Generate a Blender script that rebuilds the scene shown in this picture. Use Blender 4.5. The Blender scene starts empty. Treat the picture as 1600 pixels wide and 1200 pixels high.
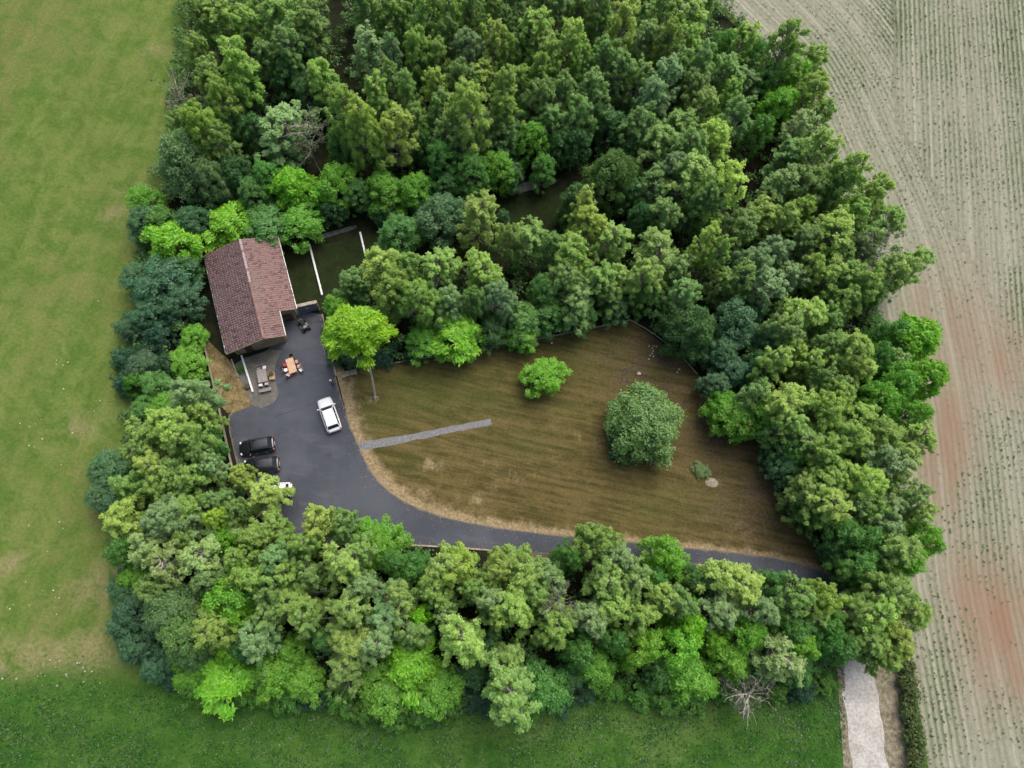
import bpy, bmesh, math, random
import numpy as np
from mathutils import Vector, Matrix
random.seed(7); rng = np.random.default_rng(7)
SC = bpy.context.scene
COL = SC.collection
PI = math.pi

# ------------------------------------------------------------------ camera, sky, sun, exposure
CAM_H = 85.0; FPX = 1110.0                       # drone height in metres, focal length in 1600-px-wide pixels
NADIR = (720.0, 950.0)                           # picture point straight under the drone
_dx, _dy = NADIR[0] - 800, NADIR[1] - 600
TILT = math.atan(math.hypot(_dx, _dy) / FPX); ROLL = math.atan2(-_dx, _dy)
CROT = np.array(Matrix.Rotation(TILT, 3, 'X') @ Matrix.Rotation(ROLL, 3, 'Z'))
cd = bpy.data.cameras.new('camera'); cam = bpy.data.objects.new('camera', cd); COL.objects.link(cam)
cd.sensor_width = 36; cd.lens = 36 * FPX / 1600; cd.clip_start = 0.5; cd.clip_end = 9000
cam.location = (0, 0, CAM_H)
cam.rotation_euler = (Matrix.Rotation(TILT, 3, 'X') @ Matrix.Rotation(ROLL, 3, 'Z')).to_euler()
SC.camera = cam

SUN_EL = math.radians(60); SUN_AZ = math.radians(72)     # azimuth measured from +X towards +Y
w = bpy.data.worlds.new('World'); SC.world = w; w.use_nodes = True
nt = w.node_tree; bg = nt.nodes['Background']
sky = nt.nodes.new('ShaderNodeTexSky'); sky.sky_type = 'NISHITA'; sky.sun_disc = False
sky.sun_elevation = SUN_EL; sky.sun_rotation = PI / 2 - SUN_AZ; sky.dust_density = 6.0; sky.air_density = 0.7; sky.ozone_density = 0.2
nt.links.new(sky.outputs[0], bg.inputs[0]); bg.inputs[1].default_value = 0.15
sl = bpy.data.lights.new('sun', 'SUN'); sl.energy = 0.9; sl.angle = math.radians(50); sl.color = (1.0, 0.975, 0.93)
so = bpy.data.objects.new('sun', sl); COL.objects.link(so)
_sv = Vector((math.cos(SUN_EL) * math.cos(SUN_AZ), math.cos(SUN_EL) * math.sin(SUN_AZ), math.sin(SUN_EL)))
so.rotation_euler = _sv.to_track_quat('Z', 'Y').to_euler(); so.location = _sv * 300
SC.view_settings.view_transform = 'Standard'; SC.view_settings.look = 'None'
SC.view_settings.gamma = 1.0; SC.view_settings.exposure = 0.5
SC.view_settings.use_curve_mapping = False
SC.render.engine = 'CYCLES'
SC.cycles.max_bounces = 6; SC.cycles.diffuse_bounces = 3; SC.cycles.glossy_bounces = 2
SC.cycles.transmission_bounces = 4; SC.cycles.transparent_max_bounces = 4
SC.cycles.use_denoising = True; SC.cycles.use_adaptive_sampling = True; SC.cycles.adaptive_threshold = 0.025

# ------------------------------------------------------------------ placing helpers
def P(x, y, z=0.0):
    """point of the place, at height z, that the photograph shows at pixel x, y"""
    d = CROT @ np.array([(x - 800) / FPX, -(y - 600) / FPX, -1.0])
    t = (z - CAM_H) / d[2]
    return Vector((d[0] * t, d[1] * t, z))
def Qn(xy):
    v = np.c_[xy, np.full(len(xy), -CAM_H)] @ CROT
    return np.c_[800 + FPX * v[:, 0] / -v[:, 2], 600 - FPX * v[:, 1] / -v[:, 2]]
def G(pts): return np.array([P(x, y)[:2] for x, y in pts])
def tag(o, label=None, cat=None, group=None, kind=None):
    for k, v in (('label', label), ('category', cat), ('group', group), ('kind', kind)):
        if v: o[k] = v
    return o
def thing(name, label, cat, loc=(0, 0, 0), rz=0.0, group=None):
    o = bpy.data.objects.new(name, None); COL.objects.link(o); o.empty_display_size = 0.3
    o.location = loc; o.rotation_euler = (0, 0, rz)
    return tag(o, label, cat, group)
def link(name, me, mat=None, parent=None):
    o = bpy.data.objects.new(name, me); COL.objects.link(o)
    if mat is not None and not me.materials: me.materials.append(mat)
    if parent is not None: o.parent = parent
    return o
def fromnp(name, V, F, smooth=False, attrs=None):
    """mesh from arrays; F is (n, k) with constant k; attrs: {name: (domain, values)}"""
    V = np.asarray(V, np.float32); F = np.asarray(F, np.int32); k = F.shape[1]
    me = bpy.data.meshes.new(name)
    me.vertices.add(len(V)); me.vertices.foreach_set('co', V.ravel())
    me.loops.add(F.size); me.loops.foreach_set('vertex_index', F.ravel())
    me.polygons.add(len(F)); me.polygons.foreach_set('loop_start', np.arange(0, F.size, k, dtype=np.int32))
    me.polygons.foreach_set('loop_total', np.full(len(F), k, np.int32))
    if smooth: me.polygons.foreach_set('use_smooth', np.ones(len(F), bool))
    me.update(calc_edges=True)
    for n, (dom, val) in (attrs or {}).items():
        a = me.attributes.new(n, 'FLOAT', dom); a.data.foreach_set('value', np.asarray(val, np.float32))
    return me
class B:
    """collects simple solids and links them as one mesh"""
    def __init__(s): s.bm = bmesh.new()
    def box(s, c, d, rz=0, bev=0.0, rx=0, ry=0):
        m = Matrix.Translation(c) @ Matrix.Rotation(rz, 4, 'Z') @ Matrix.Rotation(ry, 4, 'Y') @ Matrix.Rotation(rx, 4, 'X')
        r = bmesh.ops.create_cube(s.bm, size=1, matrix=m @ Matrix.Diagonal((d[0], d[1], d[2], 1)))
        if bev:
            es = {e for v in r['verts'] for e in v.link_edges}
            bmesh.ops.bevel(s.bm, geom=list(es), offset=bev, segments=2, affect='EDGES', profile=0.6)
        return s
    def beam(s, a, b, wd, ht, bev=0.0):
        a = Vector(a); b = Vector(b); d = b - a
        rz = math.atan2(d.y, d.x); ry = -math.atan2(d.z, math.hypot(d.x, d.y))
        return s.box((a + b) / 2, (d.length, wd, ht), rz, bev, 0, ry)
    def cyl(s, a, b, r1, r2=None, n=10):
        a = Vector(a); b = Vector(b); d = b - a; r2 = r1 if r2 is None else r2
        m = Matrix.Translation((a + b) / 2) @ d.to_track_quat('Z', 'Y').to_matrix().to_4x4()
        bmesh.ops.create_cone(s.bm, cap_ends=True, segments=n, radius1=r1, radius2=max(r2, 1e-4), depth=d.length, matrix=m)
        return s
    def ball(s, c, r, sc=(1, 1, 1), n=10):
        bmesh.ops.create_uvsphere(s.bm, u_segments=n, v_segments=max(6, n - 2), radius=r, matrix=Matrix.Translation(c) @ Matrix.Diagonal((*sc, 1)))
        return s
    def face(s, pts):
        s.bm.faces.new([s.bm.verts.new(p) for p in pts]); return s
    def prism(s, poly, z0, z1):
        lo = [s.bm.verts.new((x, y, z0)) for x, y in poly]; hi = [s.bm.verts.new((x, y, z1)) for x, y in poly]
        s.bm.faces.new(hi); s.bm.faces.new(lo[::-1])
        for i in range(len(poly)):
            j = (i + 1) % len(poly); s.bm.faces.new((lo[i], lo[j], hi[j], hi[i]))
        return s
    def link(s, name, mat, parent=None, smooth=False):
        bmesh.ops.recalc_face_normals(s.bm, faces=s.bm.faces)
        me = bpy.data.meshes.new(name); s.bm.to_mesh(me); s.bm.free()
        if smooth:
            me.polygons.foreach_set('use_smooth', np.ones(len(me.polygons), bool)); me.update()
        return link(name, me, mat, parent)

# ------------------------------------------------------------------ materials
class N:
    def __init__(s, name):
        s.m = bpy.data.materials.new(name); s.m.use_nodes = True; s.t = s.m.node_tree
        s.b = s.t.nodes['Principled BSDF']; s.out = s.t.nodes['Material Output']
        s.pos = s.t.nodes.new('ShaderNodeTexCoord').outputs['Object']
    def n(s, typ, **kw):
        nd = s.t.nodes.new('ShaderNode' + typ)
        for k, v in kw.items(): setattr(nd, k, v)
        return nd
    def put(s, sock, v):
        if isinstance(v, bpy.types.NodeSocket): s.t.links.new(v, sock)
        elif isinstance(v, (tuple, list)) and len(v) == 3 and sock.type == 'RGBA': sock.default_value = (*v, 1)
        else: sock.default_value = v
    def noise(s, scale, detail=4, rough=0.6, vec=None, dist=0.0):
        nd = s.n('TexNoise'); nd.inputs['Scale'].default_value = scale; nd.inputs['Detail'].default_value = detail
        nd.inputs['Roughness'].default_value = rough; nd.inputs['Distortion'].default_value = dist
        s.put(nd.inputs['Vector'], vec if vec is not None else s.pos); return nd.outputs[0]
    def map(s, scale=(1, 1, 1), rot=0.0, vec=None):
        nd = s.n('Mapping'); nd.inputs['Scale'].default_value = scale; nd.inputs['Rotation'].default_value = (0, 0, rot)
        s.put(nd.inputs['Vector'], vec if vec is not None else s.pos); return nd.outputs[0]
    def ramp(s, f, a, b):
        nd = s.n('MapRange', interpolation_type='SMOOTHSTEP'); s.put(nd.inputs[0], f)
        nd.inputs[1].default_value = a; nd.inputs[2].default_value = b; return nd.outputs[0]
    def math(s, op, a, b=0.0):
        nd = s.n('Math', operation=op); s.put(nd.inputs[0], a); s.put(nd.inputs[1], b); return nd.outputs[0]
    def mix(s, f, a, b, mode='MIX'):
        nd = s.n('Mix', data_type='RGBA', blend_type=mode); s.put(nd.inputs[0], f); s.put(nd.inputs[6], a); s.put(nd.inputs[7], b); return nd.outputs[2]
    def attr(s, name): return s.n('Attribute', attribute_name=name).outputs['Fac']
    def bump(s, h, strength=0.4, dist=0.05):
        nd = s.n('Bump'); nd.inputs['Strength'].default_value = strength; nd.inputs['Distance'].default_value = dist
        s.put(nd.inputs['Height'], h); s.t.links.new(nd.outputs[0], s.b.inputs['Normal'])
    def done(s, col, rough=0.9, metal=0.0, spec=0.3):
        s.put(s.b.inputs['Base Color'], col); s.put(s.b.inputs['Roughness'], rough); s.b.inputs['Metallic'].default_value = metal
        s.b.inputs['Specular IOR Level'].default_value = spec; return s.m
def plain(name, col, rough=0.6, metal=0.0, amt=0.25, scale=6.0, spec=0.4, coat=0.0):
    n = N(name); f = n.noise(scale, 5)
    lo = tuple(c * (1 - amt) for c in col); hi = tuple(min(1, c * (1 + amt)) for c in col)
    c = n.mix(n.ramp(f, 0.3, 0.7), lo, hi); m = n.done(c, rough, metal, spec)
    if coat: n.b.inputs['Coat Weight'].default_value = coat; n.b.inputs['Coat Roughness'].default_value = 0.05
    return m
def leafmat(name, trans=0.46):
    n = N(name); oi = n.n('ObjectInfo'); r = n.attr('rnd')
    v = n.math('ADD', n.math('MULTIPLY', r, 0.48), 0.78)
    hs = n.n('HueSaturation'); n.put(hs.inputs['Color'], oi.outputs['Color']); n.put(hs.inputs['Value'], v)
    n.put(hs.inputs['Hue'], n.math('ADD', n.math('MULTIPLY', r, -0.045), 0.518))  # in birches this tone also carries the painted sunlit tops
    d = n.n('BsdfDiffuse'); n.put(d.inputs[0], hs.outputs[0])
    tr = n.n('BsdfTranslucent'); n.put(tr.inputs[0], n.mix(1.0, hs.outputs[0], (1.0, 1.15, 0.5), 'MULTIPLY'))
    mx = n.n('MixShader'); mx.inputs[0].default_value = trans; n.t.links.new(d.outputs[0], mx.inputs[1]); n.t.links.new(tr.outputs[0], mx.inputs[2])
    gl = n.n('BsdfGlossy'); gl.inputs['Roughness'].default_value = 0.5; gl.inputs[0].default_value = (0.9, 1, 0.95, 1)
    m2 = n.n('MixShader'); m2.inputs[0].default_value = 0.035; n.t.links.new(mx.outputs[0], m2.inputs[1]); n.t.links.new(gl.outputs[0], m2.inputs[2])
    n.t.links.new(m2.outputs[0], n.out.inputs[0]); n.t.nodes.remove(n.b); return n.m
def barkmat(name, lo, hi):
    n = N(name); f = n.noise(2.0, 4, 0.7, n.map((1, 1, 3)))
    return n.done(n.mix(n.ramp(f, 0.42, 0.6), lo, hi), 0.85, spec=0.15)
M = {}
M['leaf'] = leafmat('leaf_foliage')
M['birch_bark'] = barkmat('birch_bark', (0.13, 0.13, 0.10), (0.40, 0.39, 0.33))
M['bark'] = barkmat('brown_bark', (0.05, 0.04, 0.03), (0.13, 0.11, 0.085))
M['dead_bark'] = barkmat('bleached_bark', (0.24, 0.23, 0.19), (0.44, 0.43, 0.37))

def m_meadow():
    n = N('meadow_grass'); low = n.attr('low'); dry = n.attr('dry')
    big = n.noise(0.055, 5, 0.6); mid = n.noise(0.35, 5, 0.65, None, 0.6); fine = n.noise(2.6, 5, 0.75); pix = n.noise(9.0, 3, 0.7)
    c = n.mix(n.ramp(mid, 0.33, 0.68), (0.078, 0.142, 0.025), (0.138, 0.188, 0.050))
    c = n.mix(n.ramp(big, 0.42, 0.68), c, n.mix(n.ramp(mid, 0.35, 0.6), (0.100, 0.160, 0.036), (0.142, 0.165, 0.052)))
    c = n.mix(n.math('MULTIPLY', dry, n.ramp(n.math('ADD', mid, n.math('MULTIPLY', fine, 0.4)), 0.5, 0.85)), c, (0.235, 0.21, 0.115))
    stk = n.noise(1.0, 4, 0.6, n.map((0.55, 0.05, 1), math.radians(-10)))
    c = n.mix(1.0, c, n.mix(n.ramp(stk, 0.35, 0.65), (0.90, 0.93, 0.88), (1.10, 1.06, 1.08)), 'MULTIPLY')
    g = n.mix(n.ramp(mid, 0.32, 0.66), (0.022, 0.082, 0.010), (0.050, 0.128, 0.020))
    g = n.mix(n.ramp(big, 0.45, 0.65), g, n.mix(n.ramp(mid, 0.35, 0.65), (0.040, 0.105, 0.016), (0.085, 0.150, 0.034)))
    g = n.mix(n.math('MULTIPLY', n.ramp(fine, 0.52, 0.78), 0.7), g, (0.100, 0.150, 0.045))
    lm = n.ramp(n.math('ADD', low, n.math('MULTIPLY', n.math('SUBTRACT', mid, 0.5), 1.1)), 0.25, 0.75)
    c = n.mix(lm, c, g)
    c = n.mix(1.0, c, n.mix(n.ramp(fine, 0.25, 0.75), (0.74, 0.78, 0.74), (1.22, 1.19, 1.17)), 'MULTIPLY')
    c = n.mix(1.0, c, n.mix(n.ramp(pix, 0.3, 0.72), (0.82, 0.84, 0.82), (1.13, 1.12, 1.1)), 'MULTIPLY')
    n.bump(n.math('ADD', fine, n.math('MULTIPLY', pix, 0.6)), 0.5, 0.10); return n.done(c, 0.95, spec=0.1)
def m_field():
    n = N('crop_field_soil'); u = n.attr('u'); grn = n.attr('green'); pnk = n.attr('pink')
    wob = n.noise(0.5, 3); f1 = n.noise(1.6, 5, 0.7); big = n.noise(0.09, 4); pix = n.noise(8, 3, 0.7)
    uu = n.math('ADD', u, n.math('MULTIPLY', wob, 0.30))
    row = n.math('SINE', n.math('MULTIPLY', uu, 2 * PI / 0.78))
    cx = n.n('CombineXYZ'); n.put(cx.inputs[0], n.math('MULTIPLY', u, 0.55)); trk = n.noise(1.0, 3, 0.7, cx.outputs[0])
    sx = n.n('SeparateXYZ'); n.put(sx.inputs[0], n.pos); cv = n.n('CombineXYZ'); n.put(cv.inputs[0], n.math('MULTIPLY', u, 0.42)); n.put(cv.inputs[1], n.math('MULTIPLY', sx.outputs[1], 0.05)); big = n.noise(1.0, 4, 0.6, cv.outputs[0])
    soil = n.mix(n.ramp(f1, 0.3, 0.7), (0.195, 0.198, 0.148), (0.300, 0.298, 0.232))
    soil = n.mix(n.ramp(trk, 0.40, 0.82), soil, (0.42, 0.41, 0.33))
    soil = n.mix(n.math('MULTIPLY', pnk, n.ramp(n.math('ADD', big, n.math('MULTIPLY', f1, 0.3)), 0.28, 0.80)), soil, (0.265, 0.150, 0.108))
    ph = n.ramp(n.math('ADD', n.math('MULTIPLY', grn, 0.9), n.math('SUBTRACT', big, 0.5)), 0.05, 0.95)
    veg = n.math('MULTIPLY', n.ramp(n.math('ADD', row, n.math('MULTIPLY', n.math('SUBTRACT', f1, 0.5), 3.0)), -1.0, 1.8), n.math('ADD', n.math('MULTIPLY', ph, 0.95), 0.36))
    c = n.mix(veg, soil, n.mix(n.ramp(f1, 0.35, 0.65), (0.080, 0.118, 0.055), (0.140, 0.185, 0.090)))
    c = n.mix(1.0, c, n.mix(n.ramp(pix, 0.3, 0.72), (0.78, 0.8, 0.78), (1.15, 1.14, 1.12)), 'MULTIPLY')
    n.bump(n.math('ADD', n.math('MULTIPLY', row, 0.35), f1), 0.5, 0.08); return n.done(c, 0.95, spec=0.1)
def m_lawn():
    n = N('dry_lawn'); dry = n.attr('dry'); grn = n.attr('green'); bare = n.attr('bare')
    big = n.noise(0.12, 4); mid = n.noise(0.55, 5, 0.65); fine = n.noise(3.0, 5, 0.75); pix = n.noise(10, 3, 0.7)
    st = n.math('ADD', n.math('MULTIPLY', n.noise(1.0, 5, 0.7, n.map((0.13, 1.25, 1), math.radians(-3)), 0.15), 0.72), n.math('MULTIPLY', mid, 0.28))
    c = n.mix(n.ramp(st, 0.36, 0.64), (0.062, 0.056, 0.019), (0.146, 0.116, 0.047))
    c = n.mix(n.math('MULTIPLY', grn, n.ramp(n.math('ADD', mid, n.math('MULTIPLY', big, 0.4)), 0.35, 0.75)), c, n.mix(n.ramp(st, 0.4, 0.6), (0.060, 0.076, 0.018), (0.098, 0.100, 0.032)))
    c = n.mix(n.ramp(n.math('ADD', n.math('MULTIPLY', dry, 1.0), n.math('MULTIPLY', n.math('SUBTRACT', mid, 0.5), 1.7)), 0.25, 0.95), c, n.mix(n.ramp(fine, 0.3, 0.7), (0.22, 0.17, 0.095), (0.34, 0.275, 0.17)))
    c = n.mix(n.math('MULTIPLY', bare, n.ramp(mid, 0.3, 0.7)), c, n.mix(n.ramp(fine, 0.3, 0.7), (0.060, 0.046, 0.034), (0.105, 0.083, 0.066)))  # shade of the trees painted in as a darker brown
    c = n.mix(1.0, c, n.mix(n.ramp(fine, 0.28, 0.72), (0.76, 0.76, 0.74), (1.2, 1.18, 1.16)), 'MULTIPLY')
    c = n.mix(1.0, c, n.mix(n.ramp(pix, 0.3, 0.72), (0.84, 0.84, 0.82), (1.13, 1.12, 1.1)), 'MULTIPLY')
    n.bump(n.math('ADD', fine, st), 0.6, 0.06); return n.done(c, 0.95, spec=0.1)
def m_asphalt():
    n = N('asphalt'); big = n.noise(0.18, 4, 0.6); mid = n.noise(0.9, 5, 0.6); pix = n.noise(30, 3, 0.8); e = n.attr('edge')
    c = n.mix(n.ramp(big, 0.35, 0.66), (0.052, 0.060, 0.077), (0.078, 0.087, 0.108))
    c = n.mix(n.math('MULTIPLY', n.ramp(n.noise(0.5, 5, 0.65, n.map((0.35, 1.4, 1), 0.9)), 0.5, 0.72), 0.8), c, (0.092, 0.100, 0.120))
    c = n.mix(n.ramp(n.math('ADD', e, n.math('MULTIPLY', n.math('SUBTRACT', mid, 0.5), 0.9)), 0.55, 1.0), c, (0.19, 0.165, 0.125))
    vo = n.n('TexVoronoi', feature='DISTANCE_TO_EDGE'); vo.inputs['Scale'].default_value = 0.16; n.put(vo.inputs['Vector'], n.mix(0.12, n.pos, n.n('TexNoise').outputs[1]))
    crk = n.math('MULTIPLY', n.ramp(vo.outputs[0], 0.012, 0.0), n.ramp(n.noise(0.25, 3), 0.5, 0.62)); c = n.mix(n.math('MULTIPLY', crk, 0.55), c, (0.03, 0.032, 0.036))
    spot = n.ramp(n.noise(0.75, 3, 0.5), 0.66, 0.74); c = n.mix(n.math('MULTIPLY', spot, 0.45), c, (0.034, 0.036, 0.042))
    c = n.mix(1.0, c, n.mix(n.ramp(pix, 0.3, 0.7), (0.85, 0.85, 0.85), (1.13, 1.13, 1.13)), 'MULTIPLY')
    n.bump(pix, 0.25, 0.01); return n.done(c, 0.82, spec=0.3)
def m_ground(name, a, b, sc=1.2, hi=None, rough=0.95):
    n = N(name); mid = n.noise(sc, 6, 0.7); fine = n.noise(sc * 7, 4, 0.75)
    c = n.mix(n.ramp(mid, 0.32, 0.68), a, b)
    if hi: c = n.mix(n.ramp(fine, 0.55, 0.75), c, hi)
    c = n.mix(1.0, c, n.mix(n.ramp(fine, 0.28, 0.72), (0.72, 0.72, 0.72), (1.22, 1.22, 1.22)), 'MULTIPLY')
    n.bump(n.math('ADD', mid, fine), 0.6, 0.06); return n.done(c, rough, spec=0.12)
M['meadow'] = m_meadow(); M['field'] = m_field(); M['lawn'] = m_lawn(); M['asphalt'] = m_asphalt()
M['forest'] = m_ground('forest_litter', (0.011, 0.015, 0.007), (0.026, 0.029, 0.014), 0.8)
M['yard'] = m_ground('shade_tinted_yard_grass', (0.012, 0.021, 0.007), (0.025, 0.035, 0.011), 0.7)  # shade of the surrounding trees is put into this darkened grass colour
M['gravel'] = m_ground('grey_gravel', (0.145, 0.150, 0.155), (0.235, 0.24, 0.25), 3.0, (0.32, 0.32, 0.33))
M['dullgravel'] = m_ground('mossy_gravel', (0.06, 0.065, 0.06), (0.17, 0.17, 0.175), 0.7)
M['pad'] = m_ground('worn_concrete', (0.105, 0.105, 0.095), (0.165, 0.160, 0.140), 0.8)
M['straw'] = m_ground('dry_straw_grass', (0.10, 0.085, 0.035), (0.30, 0.225, 0.115), 0.55, (0.36, 0.29, 0.17))
M['track'] = m_ground('pale_track', (0.36, 0.355, 0.325), (0.50, 0.49, 0.455), 0.45)
M['verge'] = m_ground('stony_verge', (0.115, 0.105, 0.065), (0.30, 0.275, 0.20), 1.6, (0.42, 0.40, 0.32))
M['redsoil'] = m_ground('red_soil', (0.13, 0.075, 0.058), (0.19, 0.12, 0.095), 1.5)
M['sand'] = m_ground('pale_sand', (0.26, 0.22, 0.17), (0.42, 0.37, 0.30), 2.5)
M['stone'] = m_ground('pale_stone', (0.38, 0.35, 0.31), (0.55, 0.52, 0.47), 4.0)
M['kerb'] = plain('weathered_concrete', (0.34, 0.30, 0.24), 0.9, amt=0.3, scale=3)
M['white'] = plain('white_painted_concrete', (0.72, 0.75, 0.75), 0.7, amt=0.12, scale=3)
M['wallm'] = plain('house_render', (0.30, 0.235, 0.17), 0.9, amt=0.25, scale=1.5)
M['wood'] = plain('pale_timber', (0.36, 0.27, 0.17), 0.8, amt=0.3, scale=5)
M['tanwood'] = plain('orange_timber', (0.60, 0.40, 0.25), 0.6, amt=0.2, scale=5)
M['darkwood'] = plain('dark_timber', (0.07, 0.05, 0.035), 0.8, amt=0.3)
M['greystone'] = plain('grey_slab', (0.27, 0.255, 0.245), 0.85, amt=0.2, scale=4)
M['bluemetal'] = plain('blue_grey_sheet', (0.15, 0.19, 0.235), 0.45, amt=0.2, scale=2)
M['steel'] = plain('galvanised_steel', (0.42, 0.44, 0.45), 0.4, 0.6, amt=0.15)
M['blackplastic'] = plain('black_plastic', (0.012, 0.012, 0.013), 0.5, amt=0.3)
M['rubber'] = plain('tyre_rubber', (0.015, 0.015, 0.016), 0.85, amt=0.3)
M['carwhite'] = plain('white_car_paint', (0.88, 0.90, 0.91), 0.25, amt=0.02, coat=0.7)
M['carblack'] = plain('black_car_paint', (0.010, 0.012, 0.017), 0.18, amt=0.1, coat=1.0)
M['glass'] = plain('dark_car_glass', (0.020, 0.032, 0.038), 0.06, amt=0.3, spec=0.8)
M['lamp'] = plain('clear_lamp', (0.65, 0.68, 0.70), 0.15, amt=0.1, spec=0.8)
M['redlamp'] = plain('red_lamp', (0.30, 0.012, 0.010), 0.2, amt=0.1, spec=0.8)
M['plate'] = plain('number_plate', (0.75, 0.75, 0.72), 0.5, amt=0.05)
M['redcloth'] = plain('red_cloth', (0.45, 0.045, 0.055), 0.9, amt=0.15)
M['pinkcloth'] = plain('faded_pink_cloth', (0.52, 0.36, 0.34), 0.9, amt=0.12)
M['whitecloth'] = plain('white_cloth', (0.72, 0.72, 0.72), 0.9, amt=0.06)
M['navy'] = plain('navy_cloth', (0.015, 0.028, 0.055), 0.9, amt=0.2)
M['jeans'] = plain('blue_denim', (0.07, 0.11, 0.17), 0.9, amt=0.2)
M['skin'] = plain('skin', (0.50, 0.31, 0.23), 0.55, amt=0.05)
M['hair'] = plain('dark_hair', (0.03, 0.02, 0.015), 0.7, amt=0.2)
def m_tile():
    n = N('clay_tile'); r = n.attr('rnd'); f = n.noise(0.35, 4, 0.6); g = n.noise(14, 3)
    c = n.mix(n.ramp(r, 0.0, 0.35), (0.150, 0.098, 0.094), (0.242, 0.160, 0.152))
    c = n.mix(n.ramp(r, 0.6, 1.0), c, (0.265, 0.168, 0.156))
    c = n.mix(n.math('MULTIPLY', n.ramp(f, 0.5, 0.72), 0.55), c, (0.235, 0.195, 0.165))
    c = n.mix(1.0, c, n.mix(g, (0.8, 0.8, 0.8), (1.2, 1.2, 1.2)), 'MULTIPLY')
    return n.done(c, 0.9, spec=0.15)
M['tile'] = m_tile()

# ------------------------------------------------------------------ ground sheets
def segdist(p, line):
    """distance of each point to a polyline"""
    best = np.full(len(p), 1e9)
    for a, b in zip(line[:-1], line[1:]):
        ab = b - a; t = np.clip(((p - a) @ ab) / max(ab @ ab, 1e-9), 0, 1)
        best = np.minimum(best, np.linalg.norm(p - (a + t[:, None] * ab), axis=1))
    return best
def inside(p, poly):
    r = np.zeros(len(p), bool); q = np.roll(poly, -1, 0)
    for (x1, y1), (x2, y2) in zip(poly, q):
        c = ((y1 > p[:, 1]) != (y2 > p[:, 1])) & (p[:, 0] < (x2 - x1) * (p[:, 1] - y1) / (y2 - y1 + 1e-12) + x1); r ^= c
    return r
def smooth_poly(pts, it=2, closed=True):
    p = np.asarray(pts, float)
    for _ in range(it):
        q = np.roll(p, -1, 0)
        if closed: p = np.stack([p * .75 + q * .25, p * .25 + q * .75], 1).reshape(-1, 2)
        else:
            a, b = p[:-1], p[1:]; p = np.concatenate([p[:1], np.stack([a * .75 + b * .25, a * .25 + b * .75], 1).reshape(-1, 2), p[-1:]])
    return p
def nearest(p, poly):
    q = np.roll(poly, -1, 0); bd = np.full(len(p), 1e9); out = p.copy()
    for a, b in zip(poly, q):
        ab = b - a; t = np.clip(((p - a) @ ab) / max(ab @ ab, 1e-9), 0, 1); c = a + t[:, None] * ab
        d = np.linalg.norm(p - c, axis=1); m = d < bd; bd[m] = d[m]; out[m] = c[m]
    return out
def ragged(poly, amp=.12, step=.5):
    out = []
    for a, b in zip(poly, np.roll(poly, -1, 0)):
        k = max(1, int(np.linalg.norm(b - a) / step)); out += [a + (b - a) * i / k + rng.normal(0, amp, 2) for i in range(k)]
    return np.array(out)
def sheet(name, poly, z, step, mat, attrs=None, hz=None):
    lo, hi = poly.min(0) - step, poly.max(0) + step
    nx, ny = int((hi[0] - lo[0]) / step) + 2, int((hi[1] - lo[1]) / step) + 2
    X, Y = np.meshgrid(lo[0] + np.arange(nx) * step, lo[1] + np.arange(ny) * step)
    p = np.c_[X.ravel(), Y.ravel()]; ins = inside(p, poly)
    i = (np.arange(ny - 1)[:, None] * nx + np.arange(nx - 1)).ravel(); q = np.c_[i, i + 1, i + nx + 1, i + nx]
    q = q[ins[q].any(1)]; used = np.unique(q); mp = np.full(len(p), -1); mp[used] = np.arange(len(used)); q = mp[q]
    pu = p[used]; out = ~ins[used]; pu[out] = nearest(pu[out], poly)
    zz = np.full(len(pu), z) if hz is None else z + hz(pu)
    a = {k: ('POINT', f(pu)) for k, f in (attrs or {}).items()}
    o = link(name, fromnp(name, np.c_[pu, zz], q, False, a), mat); return tag(o, kind='structure')
ss = lambda x, a, b: (lambda t: t * t * (3 - 2 * t))(np.clip((x - a) / (b - a), 0, 1))

# the ground: one sheet to the horizon, fine in the middle
_g = np.concatenate([-np.geomspace(3000, 125, 9), np.arange(-120, 121, 2.0), np.geomspace(125, 3000, 9)])
X, Y = np.meshgrid(_g, _g); p = np.c_[X.ravel(), Y.ravel()]; ng = len(_g)
i = (np.arange(ng - 1)[:, None] * ng + np.arange(ng - 1)).ravel()
def lowmask(q):
    px = Qn(q); yb = np.interp(px[:, 0], [-300, 0, 90, 180, 300, 420, 900, 1400], [1075, 1052, 1040, 1035, 1050, 1030, 990, 990])
    return ss(px[:, 1] - yb, -75, 100)
dspots = [(170, 920, 28), (150, 925, 40), (185, 880, 22), (140, 1022, 60), (60, 1032, 60), (0, 1040, 60), (120, 665, 30), (15, 880, 20), (185, 330, 22), (200, 300, 18), (245, 80, 14), (255, 1070, 16), (290, 1075, 20)]
def drymask(q):
    px = Qn(q); v = np.zeros(len(q))
    for x, y, r in dspots: v = np.maximum(v, np.exp(-(((px[:, 0] - x) / r) ** 2 + ((px[:, 1] - y) / (r * .55)) ** 2)))
    return v
me = fromnp('ground', np.c_[p, np.zeros(len(p))], np.c_[i, i + 1, i + ng + 1, i + ng], False, {'low': ('POINT', lowmask(p)), 'dry': ('POINT', drymask(p))})
tag(link('ground', me, M['meadow']), kind='structure')

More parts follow.
